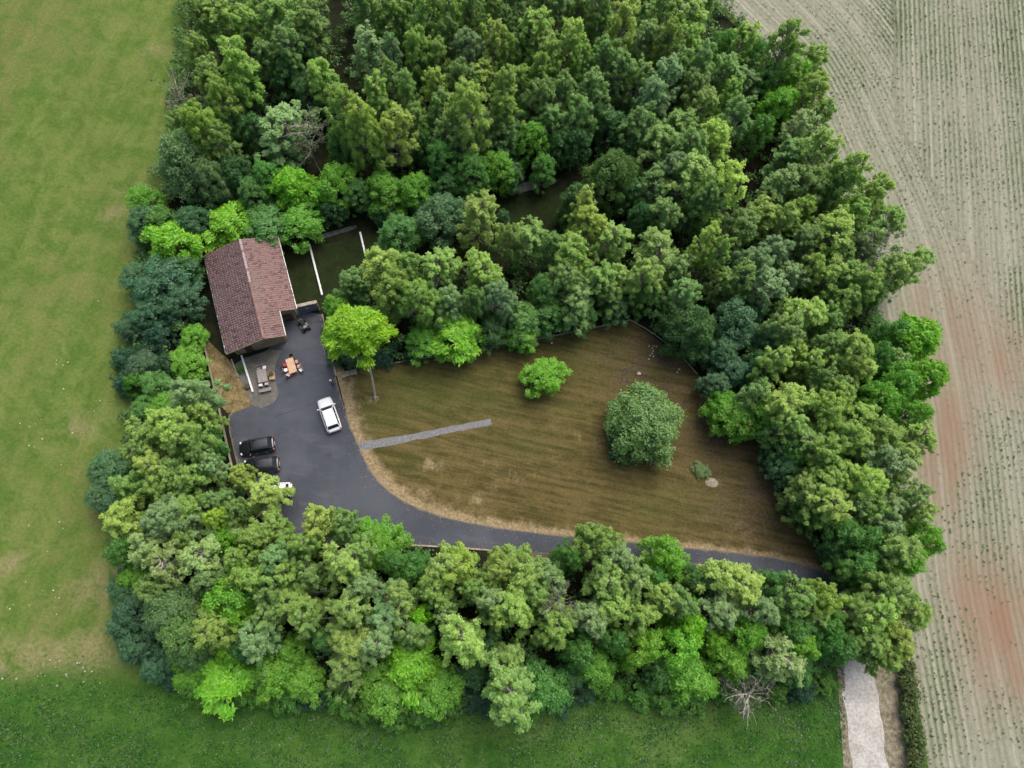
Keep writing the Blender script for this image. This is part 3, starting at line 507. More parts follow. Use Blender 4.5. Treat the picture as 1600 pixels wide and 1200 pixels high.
WOODS = {
 "along the photo's top edge": "345,15,28,b 385,38,18,b 437,22,30,b 487,28,22,o 568,5,18,o 605,12,24,b 632,28,16,o 667,18,22,b 702,22,16,b 737,18,16,o 768,8,16,o 790,30,14,o 835,38,24,b 868,10,18,o 905,15,18,o 940,30,18,o 975,30,24,y 1010,20,16,o 1040,15,18,b 1078,25,24,y 1108,0,14,b 310,25,14,o 640,-15,20,o 720,-15,20,b 800,-12,20,o 860,-25,20,o 940,-15,20,b 1010,-20,20,o 480,-15,20,o 400,-10,22,b 560,-25,20,o",
 'in the second line below the top edge': "310,78,16,b 372,92,24,y 415,85,18,o 447,65,20,o 475,80,22,k 572,72,24,p 612,80,14,p 655,72,20,b 683,84,15,b 733,72,20,p 770,58,20,y 797,80,14,b 850,80,24,b 895,62,20,y 908,95,16,b 945,85,20,o 968,105,20,o 1008,58,18,p 1045,58,18,b 1072,62,18,b 700,55,16,o 820,60,16,o",
 'in the third line below the top edge': "325,118,22,b 345,150,18,b 390,140,20,k 450,112,26,k 505,118,22,b 482,148,22,k 583,138,18,b 612,122,16,o 636,136,14,p 680,130,16,y 720,118,18,o 755,118,22,b 790,135,18,b 815,128,18,b 845,112,16,b 845,152,20,o 880,138,18,o 925,138,22,o 1000,118,20,o 1040,120,22,p 1020,150,18,p 1085,138,22,o 1065,100,18,o",
 'in the fourth line of the upper wood': "312,192,22,b 285,195,18,o 400,205,22,k 538,170,24,b 564,186,22,y 600,175,16,o 620,200,24,y 652,185,16,o 690,165,16,o 700,200,18,o 730,165,26,y 718,212,20,o 762,190,18,o 795,168,18,b 790,208,20,o 860,185,20,o 905,178,18,o 955,195,28,k 1000,190,22,o 1060,190,24,o 1030,220,26,o 1100,165,18,b 1120,215,24,y 370,200,22,k 340,215,18,o 660,225,18,k 1075,230,22,o 900,225,20,k 990,235,20,k",
 'at the wood edge behind the tiled house': "440,195,32,p 418,275,22,g,8 460,292,30,l,8 525,285,30,m,8 600,296,28,m,7.5 645,296,28,m,7 690,245,24,g 740,268,26,g 780,262,26,m,7.5 830,218,26,m 875,225,22,k 590,232,20,g 530,225,20,g 365,270,24,k,8 356,348,30,l,5.5 415,352,34,g,5.5 468,348,30,m,6 395,300,22,g,7 560,300,22,g,6.5 850,262,20,g,7 800,275,18,k,6 700,290,20,k,6 520,325,18,k,5 600,330,18,k,4.5 660,318,18,k,4.5 740,296,18,k,4.5",
 'at upper right beside the crop field': "1130,72,22,g 1165,55,20,b 1182,92,24,g 1230,68,24,b 1268,92,20,b 1235,120,32,m,10 1195,132,24,g 1160,130,22,o 1215,165,28,m,10 1268,140,22,b 1150,178,20,o 1185,205,22,g 1255,195,24,t 1285,180,18,b 1288,232,22,b 1240,245,24,o 1330,272,22,b 1300,282,24,b 1262,285,22,o 1222,282,22,o 1130,110,20,o 1100,95,18,o 1140,145,16,b",
 'in the wood right of the yard': "1080,270,30,b 1130,285,26,y 1050,260,20,p 1020,285,20,o 1105,310,20,o 1030,392,32,b 1008,428,22,b 1060,415,20,o 1105,368,18,y 1126,388,14,b 1070,450,20,o 1000,340,18,k 1040,330,22,o 985,300,22,k 955,375,24,b 925,345,24,y 912,312,16,y 890,392,28,b 860,382,16,o 885,435,24,o 932,430,22,b 960,440,22,b 905,470,24,o 1010,462,22,g,7",
 'between the fenced yard and the lawn': "690,338,38,d,8 622,362,30,g,8 746,325,24,y 786,345,12,d 795,372,16,b 825,366,24,b 598,410,28,y 640,415,18,b 685,420,26,b 750,420,26,y 560,440,22,o,9 610,450,26,b 652,465,24,b 702,470,20,p 780,462,20,p 740,465,16,o 528,480,20,m,6 715,520,36,l,6 660,530,24,m,5 820,500,28,g,6 862,490,26,g,6 910,495,22,g,5.5 815,525,20,m,4.5 770,515,22,k,5 545,450,14,o,8 960,480,22,k,5 850,455,22,g,8",
 'in the upper third of the right-hand wood': "1190,330,26,b 1160,350,24,o 1222,342,20,b 1250,330,20,b 1300,362,36,b 1335,330,22,b 1368,302,22,b 1390,342,24,b 1358,372,24,o 1395,420,26,b 1428,408,22,b 1210,390,22,p 1183,408,22,p 1240,430,22,p 1272,420,18,b 1295,425,22,b 1330,430,22,b 1347,442,26,b 1200,442,26,p 1160,430,20,o 1130,440,18,o 1180,480,20,d 1255,495,30,y 1228,522,24,o 1200,530,20,d 1290,500,20,o 1320,470,20,b 1260,380,22,o 1310,395,20,o 1370,450,20,o",
 'in the middle of the right-hand wood': "1150,505,32,d,9 1128,548,24,d,7 1330,540,26,y 1300,540,22,o 1345,580,18,y 1310,600,20,o 1265,565,18,y 1210,565,22,b 1240,545,18,b 1180,572,20,k 1150,582,24,d 1120,600,20,d,6 1425,530,36,l,10 1440,590,30,l,10 1390,522,24,g 1400,600,30,m,10 1370,560,22,g 1215,625,26,y 1250,620,22,y 1187,642,26,m 1150,652,30,m,7 1130,632,22,m,6 1230,665,22,b 1290,640,24,b 1312,618,20,b 1340,650,24,b 1372,625,28,m,10 1425,650,22,m,10 1260,682,22,o 1395,565,20,o 1180,610,18,o 1280,590,18,o",
 'in the lower third of the right-hand wood': "1240,702,22,g 1282,712,24,b 1330,690,26,b 1380,680,26,b 1430,682,22,b 1310,742,24,b 1350,752,26,y 1390,720,24,p 1412,715,20,b 1280,752,22,b 1264,772,22,b 1300,782,28,b 1340,782,22,o 1420,772,20,b 1432,800,18,b 1390,790,22,p 1380,822,24,p 1275,805,20,g 1318,832,24,g 1350,842,26,g 1400,852,26,b 1440,842,24,m,10 1412,878,26,m,10 1340,882,24,g 1225,732,20,d,6 1215,700,18,d,6 1312,866,20,d,5 1360,715,20,o 1365,800,20,o 1335,898,16,k,4",
 'where driveway meets farm track': "1358,915,20,g 1390,925,30,b 1415,955,26,b 1370,962,28,b 1338,955,22,b 1402,1000,24,b 1352,1003,26,b 1312,1010,24,g 1380,1030,18,b,9 1290,975,22,g",
 'in the upper row below the driveway': "1282,938,22,b 1242,928,22,b 1208,912,18,g,7 1150,915,32,y 1112,920,22,d,8 1040,870,28,m 1025,905,22,g 1080,905,20,k 935,850,28,b 970,872,20,p 945,905,28,b 990,905,22,p 860,900,24,o 820,898,30,b 780,888,20,b 760,905,18,o 715,888,26,b 690,880,22,b 650,890,22,g 600,850,28,m,6 560,870,22,b 530,880,26,y 498,818,23,y 478,848,18,b 540,818,18,o 480,895,20,o 570,830,18,m,5 890,870,18,g 740,920,18,b 620,880,20,g,7",
 'in the middle row below the driveway': "1260,955,26,b 1190,952,22,p 1120,962,26,p 1035,935,24,b 960,950,26,b 1000,962,22,b 918,968,24,p 870,975,26,b 800,945,28,b 770,935,22,p 680,920,22,b 628,935,22,b 600,955,26,p 540,960,26,b 480,965,20,b 465,930,30,b 655,965,14,l,9 720,1000,30,y 765,1005,20,k,7 772,968,16,b 590,1000,22,p 550,1010,28,b 640,990,22,o 510,1000,20,k 420,960,22,o 1075,975,24,l,9 840,930,20,o 1065,940,22,o 565,915,20,p 700,955,20,o 1225,975,22,g 900,1005,22,k,6",
 'in the lower row below the driveway': "790,1075,36,b 792,1035,22,b 640,1040,36,l,7 600,1078,36,m,5 685,1080,32,m,5 545,1050,24,o 455,1020,22,m,6 430,1050,30,m,6 475,1062,26,m,5 350,1060,40,l,5 300,1052,24,m,4 400,1000,24,p 360,1018,16,l,7 330,985,26,b 850,1075,34,g,7 930,1040,30,m,6 905,1020,24,g 1000,1010,30,m 1060,1012,32,m 1080,1058,34,m,6 1140,1030,28,m 1165,990,26,m 1222,1030,30,t,10 1250,1008,24,m 1240,982,24,g 1290,1000,24,g 960,1000,22,g 1030,1045,24,g,6 1180,1040,24,g,6 740,1050,20,k,5 890,1060,20,k,4 1250,1050,22,g,5 1110,1000,20,m",
 'along the bottom fringe of the wood': "270,1058,16,u,2 305,1078,18,q,2.5 340,1088,20,q,2.5 378,1084,18,q,2.5 415,1086,18,q,2 452,1092,20,q,2.5 492,1090,18,u,2 530,1092,20,q,2.5 572,1108,20,q,2.5 612,1116,20,q,2.5 655,1112,20,q,2.5 700,1108,18,q,2.5 745,1094,18,u,2 832,1102,20,q,2.5 872,1094,18,u,2 915,1080,18,u,2 955,1076,18,q,2.5 1000,1082,20,q,2.5 1040,1092,20,q,2.5 1085,1092,20,q,2.5 1130,1080,18,q,2.5 1215,1078,18,q,2.5 1255,1082,18,u,2.5 1290,1070,16,q,2",
 'at the lower left corner of the wood': "270,955,34,a 288,992,30,a 302,1022,22,a,8 205,960,26,d,6 212,1010,24,d,5 245,1042,20,d,4 360,930,34,m,10 372,965,22,m,9 325,905,20,o 215,900,24,m,6 198,925,22,d,5 240,920,20,o 380,1010,20,k 430,930,20,o 400,905,22,b",
 'on the left flank below the parked cars': "190,810,28,y 280,800,30,p 255,812,24,p 300,788,20,b 335,810,14,y 225,855,24,t 257,880,28,t 320,870,32,t 350,842,20,m 415,776,22,y,8 374,744,13,y,8 368,795,16,o 400,838,20,b 425,822,18,b,9 450,850,18,b,9 430,872,22,p 375,872,18,b 382,900,22,b 200,860,22,g 340,780,18,o 440,900,22,b 290,840,18,o 355,810,18,o,8",
 'on the left flank beside the meadow': "298,612,25,p,10 312,645,17,b,9 262,642,24,m,6 225,682,24,b 260,665,28,y 290,682,22,b 322,688,18,g,7 210,702,18,o 180,735,32,d,6 165,772,22,d,5 188,790,24,d,6 242,730,22,y 275,738,20,o 296,748,22,b 330,727,15,p 252,762,18,b 202,760,20,o 310,715,16,o 338,700,11,g,5 225,640,18,g,5",
 'in the thicket left of the tiled house': "225,312,24,m,6 225,345,26,d,6 270,380,32,l,7.5 250,345,22,g,6 252,440,40,d,7 215,432,22,d,5 282,470,26,d,6 230,490,24,d,5.5 202,512,18,d,4 300,525,18,m,4 292,565,24,m,4.5 250,522,22,u 225,572,24,d,4 262,572,20,u 198,562,20,u 212,600,16,q 247,602,22,g,5 300,345,24,d,6 290,420,20,k,6 195,600,16,u 235,545,18,u",
}
forest_bases = []
for band, txt in WOODS.items():
    rows = []
    for tok in txt.split():
        f = tok.split(','); rows.append((float(f[0]), float(f[1]), float(f[2]), f[3], float(f[4]) if len(f) > 4 else None))
    rows.sort(); cnt = {}; tot = {}
    for r in rows: tot[r[3]] = tot.get(r[3], 0) + 1
    for x, y, r, k, hh in rows:
        fam, h0, h1, col, words, fr = KIND[k]; cnt[k] = cnt.get(k, 0) + 1
        h = hh or rng.uniform(h0, h1) * (rng.uniform(.98, 1.3) if y < 330 and fam == 'birch' else 1.0); zc = h * fr; top = P(x, y, zc); base = Vector((top.x, top.y, 0))
        rm = r * (CAM_H - zc) / FPX * ((1.56 if y < 330 else 1.36 if y < 780 else 1.28) if fam in ('birch', 'thin') else 1.25 if y < 1000 else 1.12)
        lab = f'{ORD[cnt[k]-1]} {words} from left {band}' if tot[k] > 1 else f'the one {words} {band}'
        rz = None
        plant_tree(k, base, rm, h, lab, ('bushes ' if fam == 'bush' else 'trees ') + band); forest_bases.append((base.x, base.y, rm))
# trees that stand by themselves
def at_crown(x, y, z): p = P(x, y, z); return Vector((p.x, p.y, 0))
plant_tree('m', at_crown(850, 585, 3.2), 33 * .076, 4.6, 'small vivid green tree standing alone on the dry lawn', color=(0.175, 0.500, 0.012), fam='broad')
plant_tree('g', at_crown(1006, 660, 4.6), 62 * .073, 8.0, 'big round tree on the lawn with pale-lit upper side', color=(0.165, 0.330, 0.080), fam='dense', which=0)
plant_tree('g', at_crown(1076, 512, 5.5), 44 * .072, 9.5, 'dense round mid-green tree at the upper right corner of the lawn', color=(0.060, 0.175, 0.036), fam='dense', which=1)
plant_tree('m', at_crown(955, 278, 6.5), 46 * .071, 11.0, 'large bright green domed tree at the far end of the yard', color=(0.115, 0.260, 0.052), fam='dense', which=0, rz=2.0)
plant_tree('g', at_crown(903, 318, 5.5), 36 * .071, 9.0, 'mid-green domed tree leaning against the large bright one by the yard', color=(0.065, 0.180, 0.036), fam='dense', which=1, rz=1.0)
plant_tree('a', at_crown(288, 248, 7), 50 * .071, 11.0, 'big olive tree with lumpy crown at the meadow edge above the house', fam='dense', which=1, rz=4)
plant_tree('a', at_crown(325, 275, 6.5), 30 * .071, 9.5, 'smaller olive tree tucked beside the big lumpy one by the meadow', fam='dense', which=0, rz=5)
plant_tree('s', at_crown(275, 148, 9), 30 * .069, 12, 'bare-topped tree with bleached limbs sticking out over the meadow')
plant_tree('s', at_crown(482, 210, 8), 34 * .069, 11.5, 'grey twiggy half-dead tree above the lime tree behind the house')
plant_tree('s', at_crown(1372, 385, 9.5), 30 * .069, 13, 'dead white-limbed tree near the crop field edge')
plant_tree('s', at_crown(872, 942, 10), 24 * .069, 13, 'dead tree with star of white branches below the driveway bend')
plant_tree('s', at_crown(1172, 1085, 5), 32 * .072, 7.5, 'dead leaning grey tree at the bottom edge of the wood')
plant_tree('u', at_crown(968, 705, .8), 22 * .076, 1.8, 'low dark bush at the foot of the big round lawn tree')
plant_tree('u', at_crown(1096, 736, .4), 15 * .076, 0.8, 'low soft blue-green bush right of the lawn near the pale sand', color=(0.17, 0.27, 0.10))
for x, y, r, l in ((528, 555, 18, 'dark hedge bush under the lime tree nearest the driveway kerb'), (552, 566, 16, 'dark bush under the lime tree above the stone bench'), (596, 560, 18, 'blue-green bush right of the lime tree'), (612, 548, 14, 'dark bush left of the small white stone'), (640, 555, 12, 'small dark bush right of the small white stone'), (515, 520, 14, 'bush squeezed between driveway kerb and lime tree')):
    plant_tree('u', at_crown(x, y, 1.2), r * .077, 2.2, l)
plant_tree('q', at_crown(376, 577, .4), 6 * .077, .9, 'small green plant between the white rail and the pale kerb')
# the leaning lime-green tree whose pale trunk stands on the lawn
b0 = P(586, 622); tp = P(555, 513, 10.0); dv = tp - b0
lt = thing('feathery_tree', 'vivid lime tree leaning over the hedge, its pale trunk rising from the lawn', 'tree', b0)
cr_me = PROTO['lime'][0][0]; o = link('crown', cr_me, M['leaf'], lt); s = 49 * .067 / PROTO['lime'][0][2]; o.scale = (s, s, 7.6 / PROTO['lime'][0][3]); o.location = (dv.x, dv.y, dv.z - 4.9); o.color = (0.28, 0.56, 0.012, 1); o['kind'] = 'stuff'
t5 = np.linspace(0, 1, 8)[:, None]; pl = np.array(dv)[None] * t5 + np.sin(t5 * PI) * np.array([.35, .1, 0])
tl = [(pl, np.linspace(.17, .09, 8))]
for s1 in ((-.9, -.3, 1.0), (.9, .1, 1.2), (.5, -.5, .9)): tl.append(limb(pl[4 if s1[0] < .6 else 5], pl[4] + np.array(s1), .05, .02))
for a in range(4): tl.append(limb(pl[0] + (0, 0, .45), (math.cos(a * 1.6 + .4) * .55, math.sin(a * 1.6 + .4) * .55, .02), .10, .04, 0))
for a in range(7): tl.append(limb(pl[6], np.array(dv) + (math.cos(a * .9) * 2.2, math.sin(a * .9) * 2.2, rng.uniform(-.6, 2)), .07, .02))
link('trunk', tube_mesh('pale_trunk', tl), M['dead_bark'], lt)

# undergrowth: nobody could count it
wp = smooth_poly(G(WOOD_PX)); lo, hi = wp.min(0), wp.max(0)
q = rng.uniform(lo, hi, (9000, 2)); q = q[inside(q, wp)]
keep = ~inside(q, G(LAWN_PX)) & ~inside(q, drive) & (segdist(q, drive) > 1.0)
pxq = Qn(q); keep &= ~((pxq[:, 0] > 305) & (pxq[:, 0] < 530) & (pxq[:, 1] > 370) & (pxq[:, 1] < 640))
keep &= ~inside(q, G([(440, 410), (500, 360), (640, 330), (780, 285), (900, 268), (925, 340), (860, 395), (700, 445), (560, 470), (499, 490)]))
keep &= ~((pxq[:, 0] > 1300) & (pxq[:, 1] > 925))
q = q[keep][:3000]
cl = [(np.array([x, y, rng.uniform(.1, 1.0) if rng.random() < .5 else rng.uniform(1.0, 4.2)]), tuple(rng.uniform(.5, 1.15) * np.array([1, 1, .8]))) for x, y in q]
rim = np.concatenate([wp, wp[:1]]); sg_ = np.r_[0, np.linalg.norm(np.diff(rim, axis=0), axis=1).cumsum()]
for f in np.arange(0, sg_[-1], .55):
    x_, y_ = np.interp(f, sg_, rim[:, 0]) + rng.normal(0, .8), np.interp(f, sg_, rim[:, 1]) + rng.normal(0, .8); pq = Qn(np.array([[x_, y_]]))[0]
    if pq[1] < 985 or pq[0] < 1290: cl.append((np.array([x_, y_, rng.uniform(.3, 1.6)]), tuple(rng.uniform(.6, 1.2) * np.array([1, 1, .9]))))
C, Nn, S, r = clump_cloud(cl, 60, .24, .6, .3)
ug = tag(link('undergrowth', leaves('undergrowth', C, Nn, S, 1.4, None, r), M['leaf']), 'dark undergrowth of brambles and saplings beneath the wood', 'undergrowth', kind='stuff'); ug.color = (0.085, 0.200, 0.045, 1)
# tangled low growth on the lower meadow edge
def scatter(name, label, cat, n, test, z, size, color, asp=1.6, tilt=.6):
    pts = []
    while len(pts) < n:
        a = np.c_[rng.uniform(-95, 95, 60000), rng.uniform(-45, 120, 60000)]; a = a[rng.random(len(a)) < test(a)]; pts.extend(a.tolist())
        if len(pts) == 0: break
    a = np.array(pts[:n]); C = np.c_[a, rng.uniform(.02, z, len(a))]; Nn = rng.normal(size=(len(a), 3)) * tilt + np.array([0, 0, 1.0])
    o = link(name, leaves(name, C, Nn, size * (.6 + .9 * rng.random(len(a))), asp), M['leaf']); o.color = (*color, 1)
    return tag(o, label, cat, kind='stuff')
def t_low(a):
    px = Qn(a); v = lowmask(a) ** 3 * (px[:, 0] < 1320) * (px[:, 0] > -60) * (px[:, 1] < 1260); return v
def vnoise(a, sc, ph=0.0): return .5 + .5 * np.sin(a[:, 0] * sc + ph + 2.1 * np.sin(a[:, 1] * sc * .7 + ph)) * np.cos(a[:, 1] * sc * 1.1 - ph + 1.7 * np.sin(a[:, 0] * sc * .6))
scatter('rough_grass', 'rank dark green grass and herbs along the bottom of the photo', 'grass', 16000, lambda a: t_low(a) * (.15 + .85 * vnoise(a, .5) ** 2), .12, .13, (0.048, 0.135, 0.020), 2.2, .35)
scatter('pale_herbs', 'pale seed heads scattered through the rank grass', 'herbs', 1100, lambda a: t_low(a) * vnoise(a, .33, 1.0) ** 3, .3, .13, (0.085, 0.170, 0.038), 1.4, .5)
def t_mead(a):
    px = Qn(a); xe = np.interp(px[:, 1], [-50, 120, 300, 450, 640, 800, 900, 1040], [292, 262, 210, 185, 185, 160, 185, 200])
    return (px[:, 0] < xe) * (px[:, 0] > -60) * (1 - lowmask(a)) * (px[:, 1] > -60)
def t_flow(a):
    return np.clip(blobs(a, [(100, 1045, 70, 14, 1.0), (60, 1055, 60, 14, .8), (160, 620, 10, 60, .25), (150, 1040, 40, 10, .7), (110, 920, 120, 60, .10), (110, 700, 90, 160, .06)]), 0, 1)
scatter('white_flowers', 'white umbel flowers dotted along the meadow boundary at lower left', 'flowers', 70, t_flow, .8, .17, (0.50, 0.50, 0.42), 1.1, .2)
# young crop plants in rows
cand = np.c_[rng.uniform(20, 100, 160000), rng.uniform(-30, 125, 160000)]; cand = cand[inside(cand, fpoly)]; pxc = Qn(cand)
cand = cand[(pxc[:, 0] < 1680) & (pxc[:, 1] > -60) & (pxc[:, 1] < 1270)]
u = field_u(cand); e = .05; gx = (field_u(cand + [e, 0]) - u) / e; gy = (field_u(cand + [0, e]) - u) / e; gl = np.maximum(gx ** 2 + gy ** 2, .2)
du = (np.round(u / .78 - .25) + .25) * .78 - u; ok = np.abs(gx) < 3; cand = cand + np.c_[gx / gl, gy / gl] * du[:, None] + rng.normal(0, .07, cand.shape)
dens = np.clip(.10 + 1.0 * blobs(cand, F_GREEN) - .3 * blobs(cand, F_PINK), .02, 1) * (.35 + .65 * vnoise(cand, .7)); cand = cand[(rng.random(len(cand)) < dens) & ok][:7000]
k3 = np.repeat(cand, 2, 0) + rng.normal(0, .05, (len(cand) * 2, 2)); Cc = np.c_[k3, rng.uniform(.05, .16, len(k3))]
cp = link('crop_seedlings', leaves('crop_seedlings', Cc, rng.normal(size=Cc.shape) * .5 + [0, 0, 1], .13 * (.6 + .8 * rng.random(len(Cc))), 1.8), M['leaf']); cp.color = (0.12, 0.185, 0.085, 1)
tag(cp, 'rows of young green crop plants on the pale field', 'crop', kind='stuff')
def t_lit(a): return inside(a, drive) * np.exp(-segdist(a, np.concatenate([drive, drive[:1]])) / 0.6)
scatter('leaf_litter', 'dry fallen leaves along the edges of the driveway', 'leaf litter', 900, t_lit, .05, .10, (0.24, 0.19, 0.09), 1.5, .3).location.z = .034
# hedge beside the track
def hedge():
    t = thing('hedge', 'narrow clipped hedge between the farm track and the crop field', 'hedge', P(1424, 1120)); o0 = t.location.copy(); cl = []
    for f in np.linspace(0, 1, 60):
        a = P(1406 + 24 * f, 1020 + 230 * f); 
        for k in range(3): cl.append((np.array([a.x - o0.x + rng.normal(0, .35), a.y - o0.y + rng.normal(0, .3), rng.uniform(.4, 1.3)]), (.62, .62, .55)))
    C, Nn, S, r = clump_cloud(cl, 120, .19); o = link('foliage', leaves('hedge_foliage', C, Nn, S, 1.4, None, r), M['leaf'], t); o.color = (0.085, 0.135, 0.024, 1); o['kind'] = 'stuff'
    st = [limb((P(1406 + 24 * f, 1020 + 230 * f) - o0), (P(1406 + 24 * f, 1020 + 230 * f) - o0) + Vector((.2, .1, 1.1)), .04, .015) for f in np.linspace(.02, .98, 20)]
    link('stems', tube_mesh('hedge_stems', st, 5), M['bark'], t)['kind'] = 'stuff'
hedge()

# ------------------------------------------------------------------ the tiled house
hr0 = P(377, 384, 4.7); hr1 = P(413, 533, 4.7); hd = (hr1 - hr0).normalized(); hp = Vector((-hd.y, hd.x, 0))
HX = math.atan2(hp.y, hp.x)
house = thing('tiled_house', 'long low house under a weathered red tile roof beside the courtyard', 'house', (hr0.x, hr0.y, 0), HX)
YN, YS, YJ = 0.9, -12.7, -9.35; XW, XE, XJ = -4.85, 4.3, 2.35; ZR = 4.7; SL = 0.33
zr = lambda x: ZR - SL * abs(x)
def house_wall(pts2, y, th): B().prism([(0, 0)] * 0 or pts2, 0, 1)
def gable(name, x0, x1, y, th):
    b = B(); top = [(x, zr(x) - .16) for x in ([x0] + ([0.0] if x0 < 0 < x1 else []) + [x1])]
    out = [(x0, 0)] + top + [(x1, 0)]; f = [b.bm.verts.new((x, y - th / 2, z)) for x, z in out]; k = [b.bm.verts.new((x, y + th / 2, z)) for x, z in out]
    b.bm.faces.new(f); b.bm.faces.new(k[::-1])
    for i in range(len(out)): j = (i + 1) % len(out); b.bm.faces.new((f[i], k[i], k[j], f[j]))
    return b.link(name, M['wallm'], house)
sg = gable('wall', -4.3, 1.85, YS + .95, .25); gable('wall', -4.3, 3.75, YN - .5, .25); gable('wall', 1.98, 3.75, YJ + .35, .25)
for x, ya, yb in ((-4.3, YS + 1.08, YN - .63), (1.85, YS + 1.08, YJ + .2), (3.75, YJ + .48, YN - .63)):
    h = zr(x) - .17; B().box((x, (ya + yb) / 2, h / 2), (.25, yb - ya, h)).link('wall', M['wallm'], house)
# roof: boards, rafters' fascia, gutter, tiles, ridge caps
for sx, xe, ya, yb in ((-1, XW, YS, YN), (1, XE, YJ, YN), (1, XJ, YS, YJ - .004)):
    b = B(); w0 = abs(xe); 
    c = [(0.0, ya, ZR), (0.0, yb, ZR), (sx * w0, yb, zr(w0)), (sx * w0, ya, zr(w0))]
    top = [b.bm.verts.new(p) for p in c]; lo = [b.bm.verts.new((p[0], p[1], p[2] - .12)) for p in c]
    b.bm.faces.new(top); b.bm.faces.new(lo)
    for i in range(4): j = (i + 1) % 4; b.bm.faces.new((top[i], top[j], lo[j], lo[i]))
    b.link('roof_boards', M['darkwood'], house)
def tiles(sx, w0, ya, yb):
    L = w0 / math.cos(math.atan(SL)); nr = int(L / .33); nc = int((yb - ya) / .285); V, F, A = [], [], []; o = 0
    ux = np.array([sx * math.cos(math.atan(SL)), 0, -math.sin(math.atan(SL))]); un = np.array([sx * math.sin(math.atan(SL)), 0, math.cos(math.atan(SL))])
    prof = [(-.135, .005), (-.07, .05), (.07, .05), (.135, .005)]
    for r in range(nr):
        for c in range(nc):
            y = ya + (c + .5) * (yb - ya) / nc + rng.normal(0, .008); jt = rng.normal(0, .03); s0 = r * L / nr - .02 + jt; s1 = (r + 1) * L / nr + .03 + jt; lf = .03 + rng.random() * .025; tw = rng.normal(0, .012)
            for s_, up in ((s0, .012), (s1, lf)):
                for k, (dy, dz) in enumerate(prof): V.append(np.array([0, y + dy + (tw if s_ == s1 else 0), ZR]) + ux * s_ + un * (up + dz))
            for k in range(3): F.append((o + k, o + k + 1, o + k + 5, o + k + 4))
            V += [V[o + 4] - un * .04, V[o + 7] - un * .04]; F.append((o + 4, o + 5, o + 6, o + 7)); F.append((o + 8, o + 4, o + 7, o + 9)); o += 10
            v = rng.random(); A += [v] * 5
    F = np.array(F); me = fromnp('roof_tiles', np.array(V), F, False, {'rnd': ('FACE', A)})
    t = link('roof_tiles', me, M['tile'], house); t['kind'] = 'stuff'
tiles(-1, abs(XW), YS - .03, YN + .03); tiles(1, XE, YJ - .03, YN + .03); tiles(1, XJ, YS - .03, YJ - .05)
mort = plain('pale_ridge_mortar', (0.36, 0.30, 0.285), .9, amt=.2, scale=5); rcap = plain('clay_ridge_cap', (0.24, 0.15, 0.13), .9, amt=.25, scale=4)
nrc = 36; Lr = (YN - YS) / nrc; cap_me = None
for i in range(nrc):
    y = YS + (i + .5) * Lr; pale = (-5.2 < y < 1.4) and (i % 7 != 3)
    b = B(); n = 7; ring = [[b.bm.verts.new((r * math.cos(a), yy, ZR + .02 + .75 * r * math.sin(a))) for a in np.linspace(-.2, PI + .2, n)] for yy, r in ((y - Lr * .52, .17), (y + Lr * .5, .145))]
    for k in range(n - 1): b.bm.faces.new((ring[0][k], ring[0][k + 1], ring[1][k + 1], ring[1][k]))
    b.bm.faces.new(ring[0]); b.link('ridge_tile', mort if pale else rcap, house)
for x, ya, yb in ((XW - .07, YS, YN), (XE + .07, YJ, YN), (XJ + .07, YS, YJ)):
    B().cyl((x, ya, zr(x) - .05), (x, yb, zr(x) - .05), .075, .075, 8).link('gutter', M['steel'], house)
for x0, x1, y in ((XW, 0, YS + .02), (0, XJ, YS + .02), (XJ + .05, XE, YJ + .02)):
    B().beam((x0, y - .06, zr(x0) - .07), (x1, y - .06, zr(x1) - .07), .05, .2).link('bargeboard', M['wood'], house)
for x in (-4.0, -2.1, 0.0, 1.7): B().box((x, YS + .45, zr(x) - .26), (.14, .82, .18)).link('purlin', M['wood'], house)
dr = B().box((-2.6, YS + .81, 1.02), (.95, .06, 2.04)).link('door', M['darkwood'], house); B().ball((-2.25, YS + .75, 1.05), .05).link('handle', M['steel'], dr)
dg = B().box((2.85, YJ + .19, 1.02), (1.1, .06, 2.04)).link('door', M['darkwood'], house); B().ball((2.45, YJ + .13, 1.05), .05).link('handle', M['steel'], dg)

# ------------------------------------------------------------------ gate, rails, kerbs
def gate():
    a = P(467, 491); b = P(499, 484); d = (b - a); L = d.length; t = thing('sheet_gate', 'blue-grey sheet metal gate under a pale lintel beside the house', 'gate', a, math.atan2(d.y, d.x))
    for k in range(2):
        p = B().box((L * (.27 + .46 * k), 0, 1.02), (L * .45, .05, 1.9)).link('leaf', M['bluemetal'], t)
        for z in (.3, 1.0, 1.7): B().box((L * (.27 + .46 * k), -.04, z), (L * .43, .04, .06)).link('rib', M['bluemetal'], p)
        B().box((L * (.46 + .08 * k), -.05, 1.15), (.10, .06, .16)).link('latch', M['white'], p)
    for x in (0.0, L): B().box((x, 0, 1.1), (.2, .22, 2.2)).link('post', M['kerb'], t)
    B().box((L / 2, .06, 2.29), (L + .3, .42, .16), 0, .02).link('lintel', M['kerb'], t)
gate()
def rail(pa, pb, name, label, w_=.24, h=.32, mat='white', posts=5, cat='rail'):
    a, b = P(*pa), P(*pb); d = b - a; L = d.length; t = thing(name, label, cat, a, math.atan2(d.y, d.x))
    B().box((L / 2, 0, h - .07), (L, w_, .14), 0, .015).link('coping', M[mat], t)
    B().box((L / 2, 0, (h - .14) / 2), (L, w_ * .7, h - .14)).link('footing', M['kerb'], t)
rail((484, 383), (504, 462), 'white_rail', 'long white-topped low wall across the dark yard next to the house')
rail((563, 364), (571, 398), 'white_rail', 'short white-topped low wall in the dark yard, the farther one')
rail((378, 556), (396, 613), 'white_rail', 'white-topped low wall running down from the house gable across the pad', .22, .3)
